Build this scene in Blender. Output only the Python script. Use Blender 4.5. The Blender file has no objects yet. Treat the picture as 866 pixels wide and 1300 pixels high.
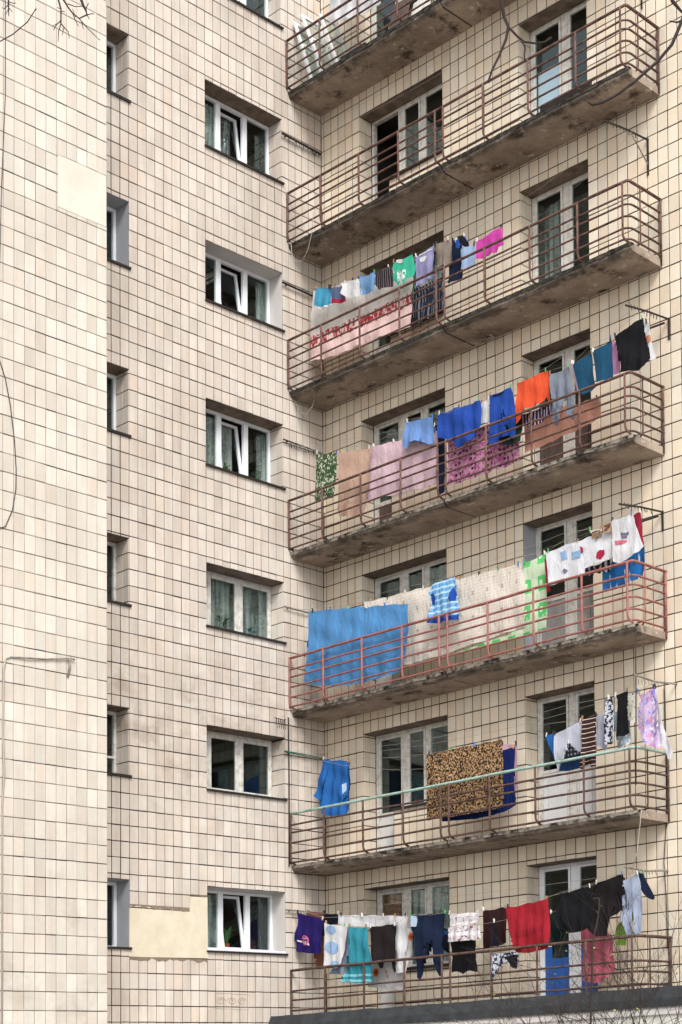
import bpy, bmesh, math, random
from mathutils import Vector, Matrix, noise
random.seed(7)
S = bpy.context.scene
COL = S.collection
# ---------------------------------------------------------------- camera
cam = bpy.data.cameras.new('camera')
cam.sensor_fit = 'HORIZONTAL'; cam.sensor_width = 36
cam.lens = 2166.78 / 866 * 36
cam.shift_x = (433 - 433.12) / 866
cam.shift_y = (1294.52 - 650) / 866
cam.clip_start = .5; cam.clip_end = 3000
cam_o = bpy.data.objects.new('camera', cam); COL.objects.link(cam_o)
rt, up, fw = Vector((.71565, .69843, -.0061)), Vector((.03174, -.02379, .99921)), Vector((-.69770, .71532, .03909))
fw.normalize(); rt = (rt - fw * rt.dot(fw)).normalized(); up = rt.cross(fw)
m = Matrix((rt, up, -fw)).transposed().to_4x4(); m.translation = Vector((23.215, -23.386, -.84))
cam_o.matrix_world = m
S.camera = cam_o
# ---------------------------------------------------------------- world, sun, exposure
W_ = bpy.data.worlds.new('World'); S.world = W_; W_.use_nodes = True
nt = W_.node_tree; bg = nt.nodes['Background']
sky = nt.nodes.new('ShaderNodeTexSky'); sky.sky_type = 'NISHITA'; sky.sun_disc = False
SUN_DIR = Vector((.62, -.50, .78)).normalized()          # towards the sun, behind cloud
sky.sun_elevation = math.asin(SUN_DIR.z)
sky.sun_rotation = math.atan2(SUN_DIR.x, SUN_DIR.y)
sky.air_density = 1.0; sky.dust_density = 1.5; sky.ozone_density = 1.0
hs = nt.nodes.new('ShaderNodeHueSaturation'); hs.inputs['Saturation'].default_value = .12
nt.links.new(sky.outputs[0], hs.inputs['Color']); nt.links.new(hs.outputs[0], bg.inputs[0])
bg.inputs[1].default_value = .13
sl = bpy.data.lights.new('sun', 'SUN'); sl.energy = 1.5; sl.angle = math.radians(22); sl.color = (1, .965, .92)
so = bpy.data.objects.new('sun', sl); COL.objects.link(so)
so.rotation_euler = SUN_DIR.to_track_quat('Z', 'Y').to_euler(); so.location = (10, -12, 40)
S.view_settings.view_transform = 'Standard'; S.view_settings.look = 'None'
S.view_settings.exposure = 1.02; S.view_settings.gamma = 1
# ---------------------------------------------------------------- helpers
SH = .01925          # the courses of the building run slightly out of level
def W(x, y, z): return Vector((x, y, z + SH * (x + y)))
def lin(h):
    r = [int(h[i:i+2], 16) / 255 for i in (0, 2, 4)]
    return tuple(((v + .055) / 1.055) ** 2.4 if v > .04045 else v / 12.92 for v in r) + (1,)
class MB:
    def __init__(s): s.v = []; s.f = []; s.mi = []; s.cur = 0
    def add(s, vs, fs):
        o = len(s.v); s.v += [tuple(v) for v in vs]; s.f += [tuple(i + o for i in f) for f in fs]; s.mi += [s.cur] * len(fs); return s
    def quad(s, a, b, c, d): return s.add([a, b, c, d], [(0, 1, 2, 3)])
    def box(s, x0, x1, y0, y1, z0, z1):
        if x0 > x1: x0, x1 = x1, x0
        if y0 > y1: y0, y1 = y1, y0
        if z0 > z1: z0, z1 = z1, z0
        return s.add([(x0,y0,z0),(x1,y0,z0),(x1,y1,z0),(x0,y1,z0),(x0,y0,z1),(x1,y0,z1),(x1,y1,z1),(x0,y1,z1)],
              [(0,3,2,1),(4,5,6,7),(0,1,5,4),(1,2,6,5),(2,3,7,6),(3,0,4,7)])
    def tube(s, pts, r, n=6):
        pts = [Vector(p) for p in pts]; rr = r if isinstance(r, (list, tuple)) else [r] * len(pts)
        rings = []; ref = None
        for i, p in enumerate(pts):
            t = (pts[min(i+1, len(pts)-1)] - pts[max(i-1, 0)]).normalized()
            if ref is None or abs(t.dot(ref)) > .98: ref = Vector((0,0,1)) if abs(t.z) < .9 else Vector((1,0,0))
            a = (ref - t * ref.dot(t)).normalized(); b = t.cross(a); ref = a
            rings.append([p + (a * math.cos(k * 2 * math.pi / n) + b * math.sin(k * 2 * math.pi / n)) * rr[i] for k in range(n)])
        vs = [v for rg in rings for v in rg]; fs = []
        for i in range(len(pts) - 1):
            for k in range(n): fs.append((i*n+k, i*n+(k+1)%n, (i+1)*n+(k+1)%n, (i+1)*n+k))
        fs.append(tuple(range(n))[::-1]); fs.append(tuple((len(pts)-1)*n + k for k in range(n)))
        return s.add(vs, fs)
    def build(s, name, mats, parent=None, loc=(0,0,0), smooth=False, shear=True, bevel=0):
        me = bpy.data.meshes.new(name); L = W(*loc) if shear else Vector(loc)
        vs = [(W(*v) if shear else Vector(v)) - L for v in s.v]
        me.from_pydata(vs, [], s.f)
        if not isinstance(mats, (list, tuple)): mats = [mats]
        for mm in mats: me.materials.append(mm)
        if len(mats) > 1: me.polygons.foreach_set('material_index', s.mi)
        if smooth: me.polygons.foreach_set('use_smooth', [True] * len(s.f))
        me.update()
        o = bpy.data.objects.new(name, me); COL.objects.link(o)
        if parent is not None:
            o.parent = parent; pl = PL[parent.name]
            o.location = L - pl
            PL[o.name] = L
        else: o.location = L; PL[o.name] = L
        if bevel:
            b = o.modifiers.new('bevel', 'BEVEL'); b.width = bevel; b.segments = 1; b.limit_method = 'ANGLE'
        return o
PL = {}
def empty(name, loc, parent=None, shear=True):
    o = bpy.data.objects.new(name, None); COL.objects.link(o); L = W(*loc) if shear else Vector(loc)
    o.empty_display_size = .2
    if parent is not None: o.parent = parent; o.location = L - PL[parent.name]
    else: o.location = L
    PL[o.name] = L
    return o
def tag(o, label=None, cat=None, group=None, kind=None):
    if label: o['label'] = label
    if cat: o['category'] = cat
    if group: o['group'] = group
    if kind: o['kind'] = kind
    return o
# ---------------------------------------------------------------- materials
def newmat(name):
    mt = bpy.data.materials.new(name); mt.use_nodes = True
    return mt, mt.node_tree, mt.node_tree.nodes['Principled BSDF']
def nd(t, typ, **kw):
    n = t.nodes.new(typ)
    for k, v in kw.items():
        if k in n.inputs: n.inputs[k].default_value = v
        else: setattr(n, k, v)
    return n
def mixc(t, fac, a, b, mode='MIX'):
    n = t.nodes.new('ShaderNodeMix'); n.data_type = 'RGBA'; n.blend_type = mode
    for i, v in ((0, fac), (6, a), (7, b)):
        if hasattr(v, 'is_output') or isinstance(v, bpy.types.NodeSocket): t.links.new(v, n.inputs[i])
        else: n.inputs[i].default_value = v
    return n.outputs[2]
def ramp(t, src, lo, hi, c0=(0,0,0,1), c1=(1,1,1,1)):
    r = t.nodes.new('ShaderNodeValToRGB'); r.color_ramp.elements[0].position = lo; r.color_ramp.elements[1].position = hi
    r.color_ramp.elements[0].color = c0; r.color_ramp.elements[1].color = c1
    t.links.new(src, r.inputs[0]); return r.outputs[0]
def noi(t, vec, scale, detail=4, rough=.55, vscale=None):
    if vscale:
        mp = t.nodes.new('ShaderNodeMapping'); mp.inputs['Scale'].default_value = vscale; t.links.new(vec, mp.inputs[0]); vec = mp.outputs[0]
    n = t.nodes.new('ShaderNodeTexNoise'); n.inputs['Scale'].default_value = scale; n.inputs['Detail'].default_value = detail; n.inputs['Roughness'].default_value = rough
    t.links.new(vec, n.inputs['Vector']); return n.outputs[0]
def mth(t, op, a, b=0.0, c=None):
    n = t.nodes.new('ShaderNodeMath'); n.operation = op
    for i, v in enumerate((a, b) if c is None else (a, b, c)):
        if isinstance(v, bpy.types.NodeSocket): t.links.new(v, n.inputs[i])
        else: n.inputs[i].default_value = v
    return n.outputs[0]
def bump(t, p, src, strength, dist=.01):
    b = t.nodes.new('ShaderNodeBump'); b.inputs['Strength'].default_value = strength; b.inputs['Distance'].default_value = dist
    t.links.new(src, b.inputs['Height']); t.links.new(b.outputs[0], p.inputs['Normal'])
def tile_mat(name, base, island, warm, dirt, dirtcol=lin('8f7f6f'), dark_band=None):
    mt, t, p = newmat(name)
    geo = t.nodes.new('ShaderNodeNewGeometry'); pos = geo.outputs['Position']
    rnd = geo.outputs['Random Per Island'] if island else t.nodes.new('ShaderNodeObjectInfo').outputs['Random']
    c = mixc(t, mth(t, 'POWER', rnd, 1.3), base, warm)
    wn = t.nodes.new('ShaderNodeTexWhiteNoise'); wn.noise_dimensions = '1D'; t.links.new(rnd, wn.inputs['W'])
    hv = t.nodes.new('ShaderNodeHueSaturation'); t.links.new(c, hv.inputs['Color'])
    t.links.new(mth(t, 'MULTIPLY_ADD', wn.outputs['Value'], .19, .90), hv.inputs['Value'])
    c = hv.outputs[0]
    odd = ramp(t, wn.outputs['Value'], .93, .96)
    c = mixc(t, mth(t, 'MULTIPLY', odd, .22), c, lin('c9ad96'))
    n1 = ramp(t, noi(t, pos, .33, 5, .6), .46, .70)                       # broad sooty patches
    n2 = ramp(t, noi(t, pos, 1.0, 5, .6, (7, 7, .55)), .42, .75)           # rain streaks
    n3 = ramp(t, noi(t, pos, 9, 4, .6), .35, .8)
    if dark_band:
        sx = t.nodes.new('ShaderNodeSeparateXYZ'); t.links.new(pos, sx.inputs[0])
        bandz = mth(t, 'SUBTRACT', 1.0, mth(t, 'MINIMUM', 1.0, mth(t, 'ABSOLUTE', mth(t, 'MULTIPLY', mth(t, 'SUBTRACT', sx.outputs[2], dark_band[0]), 1/dark_band[1]))))
        n1 = mth(t, 'MAXIMUM', n1, mth(t, 'MULTIPLY', mth(t, 'MULTIPLY', bandz, 1.9), ramp(t, noi(t, pos, 1.1, 6, .65, (1,1.2,1.6)), .42, .66)))
    d = mth(t, 'MULTIPLY', mth(t, 'ADD', mth(t, 'MULTIPLY', n1, .55), mth(t, 'MULTIPLY', n2, .4)), dirt)
    d = mth(t, 'ADD', d, mth(t, 'MULTIPLY', n3, .09))
    c = mixc(t, d, c, dirtcol)
    t.links.new(c, p.inputs['Base Color']); p.inputs['Roughness'].default_value = .5
    p.inputs['Specular IOR Level'].default_value = .3
    bump(t, p, noi(t, pos, 30, 2, .5, (6, 6, .15)), .25, .004)
    return mt
def plain(name, col, rough=.7, var=.12, scale=6, metal=0, col2=None, bmp=.15, lo=.35, hi=.7):
    mt, t, p = newmat(name)
    pos = t.nodes.new('ShaderNodeNewGeometry').outputs['Position']
    c2 = col2 if col2 else tuple(v * (1 - var * 2) for v in col[:3]) + (1,)
    n = noi(t, pos, scale, 6, .62)
    t.links.new(mixc(t, ramp(t, n, lo, hi), col, c2), p.inputs['Base Color'])
    p.inputs['Roughness'].default_value = rough; p.inputs['Metallic'].default_value = metal
    if bmp: bump(t, p, n, bmp, .01)
    return mt
M = {}
M['tile_left'] = tile_mat('tile_left', lin('d8d0c6'), False, lin('d3c6ba'), .62, dark_band=(5.6, 2.6))  # sooty band around mid-height of the left wall
M['tile_left_i'] = tile_mat('tile_left_i', lin('d8d0c6'), True, lin('d3c6ba'), .62, dark_band=(5.6, 2.6))
M['tile_tower'] = tile_mat('tile_tower', lin('d5d0c6'), False, lin('cfc5b9'), .40, dark_band=(-1.0, 9.0))  # tower tiles turn duller towards the foot
M['tile_tower_i'] = tile_mat('tile_tower_i', lin('d5d0c6'), True, lin('cfc5b9'), .40, dark_band=(-1.0, 9.0))
M['tile_right'] = tile_mat('tile_right', lin('e0d6c4'), False, lin('dccbb4'), .30)
M['tile_right_i'] = tile_mat('tile_right_i', lin('e0d6c4'), True, lin('dccbb4'), .30)
M['mortar'] = plain('mortar', lin('5c4d40'), .9, .3, 1.1, col2=lin('1f1712'), lo=.36, hi=.55)
M['mortar_tower'] = plain('mortar_tower', lin('8f8376'), .9, .3, .7, col2=lin('2c241e'), lo=.42, hi=.60)
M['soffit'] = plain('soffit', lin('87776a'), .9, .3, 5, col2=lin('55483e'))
M['plaster_white'] = plain('plaster_white', lin('cfcac6'), .85, .06, 3)
M['plaster_grey'] = plain('plaster_grey', lin('a9acb4'), .85, .06, 3)
M['patch_cream'] = plain('patch_cream', lin('d9cfba'), .85, .05, 3, col2=lin('c6baa0'), lo=.4, hi=.8, bmp=.25)
M['patch_pale'] = plain('patch_pale', lin('d4cfc3'), .85, .05, 2, col2=lin('c6bfb0'), lo=.45, hi=.8, bmp=.2)
M['cement'] = plain('cement', lin('8d7c6b'), .95, .2, 8)
M['pvc'] = plain('pvc', lin('e6e8ec'), .35, .03, 3, bmp=0)
M['old_white'] = plain('old_white', lin('d2d0ca'), .6, .1, 9, col2=lin('96897c'), lo=.45, hi=.8)
M['grey_wood'] = plain('grey_wood', lin('9d9a98'), .7, .15, 7)
M['brown_wood'] = plain('brown_wood', lin('5e4e48'), .7, .2, 7)
M['rust_door'] = plain('rust_door', lin('8a4a24'), .6, .15, 5)
M['blue_panel'] = plain('blue_panel', lin('1f5fb4'), .5, .08, 4, bmp=.03)
M['white_board'] = plain('white_board', lin('d8d9da'), .5, .05, 6, bmp=.05)
M['sill'] = plain('sill', lin('2b2521'), .6, .3, 8)
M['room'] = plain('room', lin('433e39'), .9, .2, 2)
M['rail_brown'] = plain('rail_brown', lin('6c4d44'), .85, .2, 11, col2=lin('38261f'), lo=.4, hi=.66)
M['rust_dark'] = plain('rust_dark', lin('5f463d'), .9, .2, 11, col2=lin('30221d'), lo=.4, hi=.66)
M['red_paint'] = plain('red_paint', lin('965f58'), .65, .15, 10, col2=lin('64332d'), lo=.45, hi=.75)
M['pale_green'] = plain('pale_green', lin('97b3a8'), .7, .15, 12, col2=lin('5f6f66'), lo=.5, hi=.75)
M['black_metal'] = plain('black_metal', lin('2a211d'), .7, .2, 12)
M['grey_metal'] = plain('grey_metal', lin('9a958c'), .6, .2, 12, col2=lin('5c5248'))
M['green_bar'] = plain('green_bar', lin('2f6b52'), .6, .2, 12)
M['wire'] = plain('wire', lin('a39d92'), .7, .05, 12, bmp=0)
M['cable'] = plain('cable', lin('2a2725'), .7, .1, 12, bmp=0)
M['pale_cable'] = plain('pale_cable', lin('a49f94'), .7, .1, 12, bmp=0)
M['roofing'] = plain('roofing', lin('33383d'), .6, .3, 5, col2=lin('1c1f22'))
M['render'] = plain('render', lin('d6d3cc'), .9, .1, 4, col2=lin('a09a90'), lo=.5, hi=.8)
M['pale_paving'] = plain('pale_paving', (.27,.255,.235,1), .9, .1, .6)  # unseen yard, made pale so its bounce brightens the balcony undersides
M['roof'] = plain('roof', (.08,.08,.08,1), .9, .2, 1)
M['bark'] = plain('bark', lin('382b26'), .9, .2, 30, col2=lin('221813'))
M['bud'] = plain('bud', lin('9a7a74'), .9, .1, 30)
M['leaf'] = plain('leaf', lin('8c9448'), .6, .2, 30)
M['plant'] = plain('plant', lin('3f7a38'), .5, .3, 20)
def concrete():
    mt, t, p = newmat('slab_concrete')
    pos = t.nodes.new('ShaderNodeNewGeometry').outputs['Position']
    nrm = t.nodes.new('ShaderNodeNewGeometry').outputs['Normal']
    c = mixc(t, ramp(t, noi(t, pos, 1.2, 6, .65), .35, .68), lin('a8998b'), lin('7a6a5e'))
    c = mixc(t, ramp(t, noi(t, pos, 2.3, 8, .7), .53, .64), c, lin('43382f'))
    c = mixc(t, ramp(t, noi(t, pos, 5.1, 6, .7), .60, .66), c, lin('bfb3a2'))
    c = mixc(t, ramp(t, noi(t, pos, 14, 5, .7), .56, .75), c, lin('5a4b3f'))
    sx = t.nodes.new('ShaderNodeSeparateXYZ'); t.links.new(pos, sx.inputs[0])
    fr = ramp(t, mth(t, 'SUBTRACT', mth(t, 'MULTIPLY', sx.outputs[1], -1), mth(t, 'MULTIPLY', noi(t, pos, 2.6, 5, .7), .62)), .42, .58)   # damp creeping in from the outer edge
    c = mixc(t, mth(t, 'MULTIPLY', fr, .8), c, lin('2c2721'))
    t.links.new(c, p.inputs['Base Color']); p.inputs['Roughness'].default_value = .92
    bump(t, p, noi(t, pos, 7, 8, .7), .6, .03)
    return mt
M['slab'] = concrete()
M['slab_edge'] = plain('slab_edge', lin('555048'), .95, .3, 9, col2=lin('1b1917'), bmp=.8, lo=.38, hi=.62)
M['slab_edge_pale'] = plain('slab_edge_pale', lin('a59c90'), .95, .3, 6, col2=lin('211d1a'), bmp=.8, lo=.42, hi=.62)
M['dark_joint'] = plain('dark_joint', lin('2a2420'), .95, .3, 9)
def glass():
    mt, t, p = newmat('window_glass')
    out = [n for n in t.nodes if n.type == 'OUTPUT_MATERIAL'][0]; t.nodes.remove(p)
    tr = nd(t, 'ShaderNodeBsdfTransparent'); tr.inputs[0].default_value = (.93, .965, .955, 1)
    gl = nd(t, 'ShaderNodeBsdfGlossy'); gl.inputs['Roughness'].default_value = .03; gl.inputs[0].default_value = (.7, .85, .87, 1)
    fr = nd(t, 'ShaderNodeLayerWeight', Blend=.5)
    ms = nd(t, 'ShaderNodeMixShader'); t.links.new(mth(t, 'MULTIPLY_ADD', mth(t, 'POWER', fr.outputs[1], 3.0), .7, .05), ms.inputs[0])
    t.links.new(tr.outputs[0], ms.inputs[1]); t.links.new(gl.outputs[0], ms.inputs[2]); t.links.new(ms.outputs[0], out.inputs[0])
    return mt
M['glass'] = glass()
def curtain_mat(name, col, alpha):
    mt, t, p = newmat(name); p.inputs['Base Color'].default_value = col; p.inputs['Roughness'].default_value = .9
    pos = t.nodes.new('ShaderNodeNewGeometry').outputs['Position']
    a = mth(t, 'ADD', mth(t, 'MULTIPLY_ADD', ramp(t, noi(t, pos, 14, 4, .7), .4, .6), .14, alpha), mth(t, 'MULTIPLY', ramp(t, noi(t, pos, 1.0, 3, .6, (9, 9, .5)), .4, .62), .42))
    t.links.new(a, p.inputs['Alpha']); return mt
M['lace_curtain'] = curtain_mat('lace_curtain', lin('ccd4cf'), .12)
M['brown_curtain'] = curtain_mat('brown_curtain', lin('8a5a3c'), .6)
M['blue_sky_reflection'] = plain('blue_sky_reflection', lin('d4e2f6'), .5, .03, 2, bmp=0)  # pale colour imitating sky mirrored in the top door pane
M['bottle'] = plain('bottle', lin('6fa9b4'), .2, .03, 2, bmp=0)
# cloth ------------------------------------------------------------
def cloth(name, col, pat=None, **k):
    mt, t, p = newmat('cloth_' + name)
    oc = t.nodes.new('ShaderNodeTexCoord').outputs['Object']
    sx = t.nodes.new('ShaderNodeSeparateXYZ'); t.links.new(oc, sx.inputs[0]); X, Y, Z = sx.outputs
    c0 = lin(col); g_ = .82 if sum(c0[:3]) > .25 else .62; y_ = .21*c0[0] + .71*c0[1] + .08*c0[2]; c0 = tuple((v*.9 + y_*.1) * g_ for v in c0[:3]) + (1,)
    cr = t.nodes.new('ShaderNodeRGB'); cr.outputs[0].default_value = c0; c = cr.outputs[0]
    for (kind, colb, *a) in (pat or []):
        cb = lin(colb)
        if kind == 'sv': f = ramp(t, mth(t, 'FRACT', mth(t, 'MULTIPLY', X, a[0])), a[1], a[1] + .02)
        elif kind == 'sh': f = ramp(t, mth(t, 'FRACT', mth(t, 'MULTIPLY', mth(t, 'ADD', Z, mth(t, 'MULTIPLY', noi(t, oc, 6), .03)), a[0])), a[1], a[1] + .02)
        elif kind == 'noise': f = ramp(t, noi(t, oc, a[0], a[2] if len(a) > 2 else 3, .6), a[1], a[1] + .05)
        elif kind == 'dots':
            v = t.nodes.new('ShaderNodeTexVoronoi'); v.inputs['Scale'].default_value = a[0]; v.inputs['Randomness'].default_value = a[2] if len(a) > 2 else .8
            t.links.new(oc, v.inputs['Vector']); f = ramp(t, v.outputs['Distance'], a[1], a[1] + .06, (1,1,1,1), (0,0,0,1))
        elif kind == 'cell':
            v = t.nodes.new('ShaderNodeTexVoronoi'); v.feature = 'DISTANCE_TO_EDGE'; v.inputs['Scale'].default_value = a[0]
            t.links.new(oc, v.inputs['Vector']); f = ramp(t, v.outputs['Distance'], a[1], a[1] + .04, (1,1,1,1), (0,0,0,1))
        elif kind == 'grid':   # squares: period, size, offset
            fx = mth(t, 'LESS_THAN', mth(t, 'FRACT', mth(t, 'ADD', mth(t, 'MULTIPLY', X, a[0]), a[3] if len(a) > 3 else 0)), a[2])
            fz = mth(t, 'LESS_THAN', mth(t, 'FRACT', mth(t, 'ADD', mth(t, 'MULTIPLY', Z, a[1]), a[4] if len(a) > 4 else 0)), a[2])
            f = mth(t, 'MULTIPLY', fx, fz)
        elif kind == 'band':   # z range
            w = mth(t, 'ADD', Z, mth(t, 'MULTIPLY_ADD', noi(t, oc, 5), .12, -.06))
            f = mth(t, 'MULTIPLY', mth(t, 'GREATER_THAN', w, a[0]), mth(t, 'LESS_THAN', w, a[1]))
            if len(a) > 2: f = mth(t, 'MULTIPLY', f, ramp(t, noi(t, oc, a[2], 4, .7, (1.6, 1.6, .7)), .47, .52))
        if kind != 'band' and k.get('soft'): f = mth(t, 'MULTIPLY', f, k['soft'])
        c = mixc(t, f, c, cb)
    shade = ramp(t, noi(t, oc, 5, 5, .6), .2, .8, (.86,.86,.86,1), (1,1,1,1))
    c = mixc(t, 1.0, c, shade, 'MULTIPLY')
    t.links.new(c, p.inputs['Base Color']); p.inputs['Roughness'].default_value = .85; p.inputs['Specular IOR Level'].default_value = .2
    if 'Sheen Weight' in p.inputs: p.inputs['Sheen Weight'].default_value = .0
    bb = mth(t, 'ADD', noi(t, oc, 11, 5, .6, (1.6, 1, .5)), mth(t, 'MULTIPLY', noi(t, oc, 120, 2), .15))
    bump(t, p, bb, .9, .03)
    return mt
CL = dict(turquoise='3aa0c8', slate='5f6f92', white='e2e2e6', paleblue='6f9fd0', green='1fc09a', lavender='9a98c8', taupe='8a7c72', navy='16284a', royalb='1b55b4',
 blackc='15151c', palejean='9db8de', magenta='d63fae', beige='d0ab96', palepink='dfbfcb', peri='6d97d8', royal='1a4db0', orange='f0521c', grey='7f8898', teal='0f4f72',
 lilac='cf8fbd', orangepale='dc8a68', salmon='e8a48c', sky='4f96d4', tan='b8987c', brownc='6e4a3c', creamc='e4d6c4', greydark='74768c', rose='d86a80', crimson='b01c40',
 azure='1668b8', whiteblue='b4cdea', navyblue='16307c', lightpink='e8b8c8', palegrey='c0c4d4', denimblue='1f4a82', purple='2c1a78', rust='7c4a38', navyc='141a30', greyblue='8c9cb4',
 tealbright='1c92a8', paleteal='7cc8d4', darkbrown='2a2022', maroon='3c1c20', red='aa1228', redfold='9c1026', blackbrown='1e161a', bottle='123432', greyjean='a4b0cc', denimdark='1a2848', lime='8cb440', pinklogo='e060a0')
for k_, v_ in CL.items(): M[k_] = cloth(k_, v_)
PT = dict(
 spread=('e4dcd6', [('band','e8c8c4',-5,-.95), ('band','a83038',-1.12,-.88,9)]),
 darkstripe=('30262e', [('sv','8a7c84',22,.82)]), printmix=('dcece6', [('noise','1c8a74',14,.52)]),
 greystripe=('2a3040', [('sv','7c808a',14,.6),('noise','2a3040',2.5,.52)]), greenpat=('ccd0b6', [('noise','36502f',17,.47,2),('cell','36502f',9,.06)]),
 pinkflower=('d89cba', [('noise','a85a88',13,.50,3),('dots','4c1636',11,.27,.4)]), purplestripe=('e4dce8', [('sv','3c2448',16,.35),('noise','3c2448',7,.52)]),
 darkgreen=('24483c', [('grid','18242c',9,9,.4)]), creammark=('e6dcd0', [('grid','a89c98',3.1,2.4,.16),('grid','e6dcd0',24,18,.4),('grid','bfb2ac',3.1,2.4,.1,.5,.5)]),
 greensquare=('d6ecc8', [('grid','5cc470',3.0,2.2,.55,.1,.2),('grid','d6ecc8',3.0,2.2,.2,.0,.0),('dots','c8dcb8',9,.15)]),
 bluecheck=('7fb4e0', [('sv','4c90d0',12,.6),('sh','a8d0ec',10,.65)]), whitefleck=('e4e6ec', [('noise','b4bcd0',11,.61,5)]),
 bluesq=('9fc0e0', [('noise','7ca4d4',30,.5)]), bluefringe=('2470b8', [('sv','d8e4f0',7,.82),('noise','2470b8',3,.46)]), darkwhite=('2c2c38', [('sv','c8c8d0',9,.55),('noise','2c2c38',6,.5)]),
 leopard=('9a744c', [('cell','c4a47c',22,.05),('noise','231610',26,.50,2),('dots','2a1a13',24,.30,1)]), darkcheck=('24242c', [('grid','70707c',14,14,.5)]),
 brownstripe=('44282c', [('sh','d8c0b0',13,.84)]), bwpattern=('c8ccd8', [('noise','1c2038',16,.48,3)]), palepattern=('a8c4d4', [('noise','c09ca8',9,.53),('noise','e8ecf0',14,.56)]),
 creamflower=('e0dccc', [('noise','5c584c',15,.56,3)]), lilacflower=('cdb8e0', [('noise','8478c4',6,.53,4),('noise','d488a0',9,.56,4),('noise','ece4f2',13,.60,3)]),
 poppy=('e0dcda', [('dots','cc5c24',3.4,.22,.9),('dots','6c3c24',3.4,.06,.9)]), lace=('dcd8dc', [('noise','7c3c50',20,.55,3),('sh','dcd8dc',6,.6),('noise','a8a4ac',30,.6)]))
for k_, (c_, p_) in PT.items(): M[k_] = cloth(k_, c_, p_)
PEG = [plain('peg_%s' % n_, lin(h_), .5, .02, 3, bmp=0) for n_, h_ in (('green','4ca060'),('white','d0ccc4'),('blue','3c68b0'),('black','26242a'),('wood','a07850'))]
PEGN = ['green plastic', 'white plastic', 'blue plastic', 'black plastic', 'plain wooden']
# ---------------------------------------------------------------- ground
g_ = MB().quad((-900,-900,-2.5),(900,-900,-2.5),(900,900,-2.5),(-900,900,-2.5)).build('ground', M['pale_paving'], shear=False); tag(g_, kind='structure')
# ---------------------------------------------------------------- building
P1, YE = 1.6, -6.55           # the tower on the left: how far it stands out, its right edge
BLD = empty('apartment_building', (0,0,0))
tag(BLD, 'tiled apartment block with small windows on its left wall and six long balconies', 'building')
ZT = 20.9
shell = MB().box(-6, 18.5, -.0, 9, ZT, ZT+.3).box(-8, -.0, -14, 8.9, ZT+.005, ZT+.3).box(-8, P1-.003, -14.2, YE, ZT+.01, ZT+.31)
shell.build('roof', M['roof'], BLD)
shell = MB().box(-8, 18.38, 8.5, 8.8, -3, ZT).box(-8, -7.8, -14, 8.5, -3, ZT)
shell.build('rear_wall', M['mortar_tower'], BLD)
# per storey: tops and bottoms of the openings as they were built
LWT = [2.85, 2.797, 2.78, 2.833, 2.783, 2.80, 2.80]; LWB = [1.69, 1.63, 1.63, 1.607, 1.67, 1.56, 1.62]
ROT = [2.87, 2.827, 2.875, 2.865, 2.80, 2.825, 2.83]; SLB = [.25, .24, .22, .265, .385, .265, .28]
LWY = (-3.03, -1.075); NWY = (-6.2, -4.82)
RX = (1.04, 1.80, 3.15, 4.93, 6.40); SILL = 1.29
RDEP = .35
open_L, open_R = [], []     # (u0,u1,z0,z1)
for k in range(7):
    open_L.append((LWY[0], LWY[1], 3*k+LWB[k], 3*k+LWT[k])); 
    if k < 6: open_L.append((NWY[0], NWY[1], 3*k+1.67, 3*k+2.855))
    if k < 6 or True:
        open_R.append((RX[0], RX[1], 3*k+SLB[k]+.13, 3*k+ROT[k])); open_R.append((RX[1], RX[2], 3*k+SILL, 3*k+ROT[k]))
        open_R.append((RX[3], RX[4], 3*k+SLB[k]+.13, 3*k+ROT[k]))
def inside(u, z, ops): return any(a < u < b and c < z < d for a, b, c, d in ops)
def wall_sheet(mb, P, u0, u1, z0, z1, ops):
    us = sorted({u0, u1} | {v for o in ops for v in o[:2] if u0 < v < u1}); zs = sorted({z0, z1} | {v for o in ops for v in o[2:] if z0 < v < z1})
    for a, b in zip(us, us[1:]):
        st = None
        for c, d in zip(zs, zs[1:]):
            if not inside((a+b)/2, (c+d)/2, ops): mb.quad(P(a,0,c), P(b,0,c), P(b,0,d), P(a,0,d))
def PLm(u, d, z): return (-d, u, z)        # left wall: u = y, d = depth into the wall
def PR(u, d, z): return (u, d, z)
def PT_(u, d, z): return (P1 - d, u, z)
MD = .007                                   # joints lie this deep behind the tile faces
def reveals(mb, P, o, dep, soff, jl, jr, bot, skipl=False, skipr=False):
    a, b, c, d = o
    mb.cur = soff; mb.quad(P(a,MD,d), P(b,MD,d), P(b,dep,d), P(a,dep,d))
    mb.cur = bot; mb.quad(P(a,MD,c), P(b,MD,c), P(b,dep,c), P(a,dep,c))
    if not skipl: mb.cur = jl; mb.quad(P(a,MD,c), P(a,MD,d), P(a,dep,d), P(a,dep,c))
    if not skipr: mb.cur = jr; mb.quad(P(b,MD,c), P(b,MD,d), P(b,dep,d), P(b,dep,c))
    mb.cur = 0
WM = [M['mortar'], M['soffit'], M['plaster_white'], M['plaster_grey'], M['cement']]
wl = MB(); wall_sheet(wl, lambda u,d,z: (-MD, u, z), YE-.3, 0, -3, ZT, open_L)
for o in open_L:
    k = int(o[3] // 3); wide = o[0] == LWY[0]
    white = k in (0, 4)
    reveals(wl, PLm, o, .5, 2 if white and wide else (3 if white else 1), 4, (2 if wide else 3) if white else 0, 4)
wallL = wl.build('wall', WM, BLD); tag(wallL, 'pale tiled wall with a column of narrow windows and a column of wide windows')
wr = MB(); wall_sheet(wr, lambda u,d,z: (u, MD, z), 0, 18.4, -3, ZT, open_R)
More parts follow.
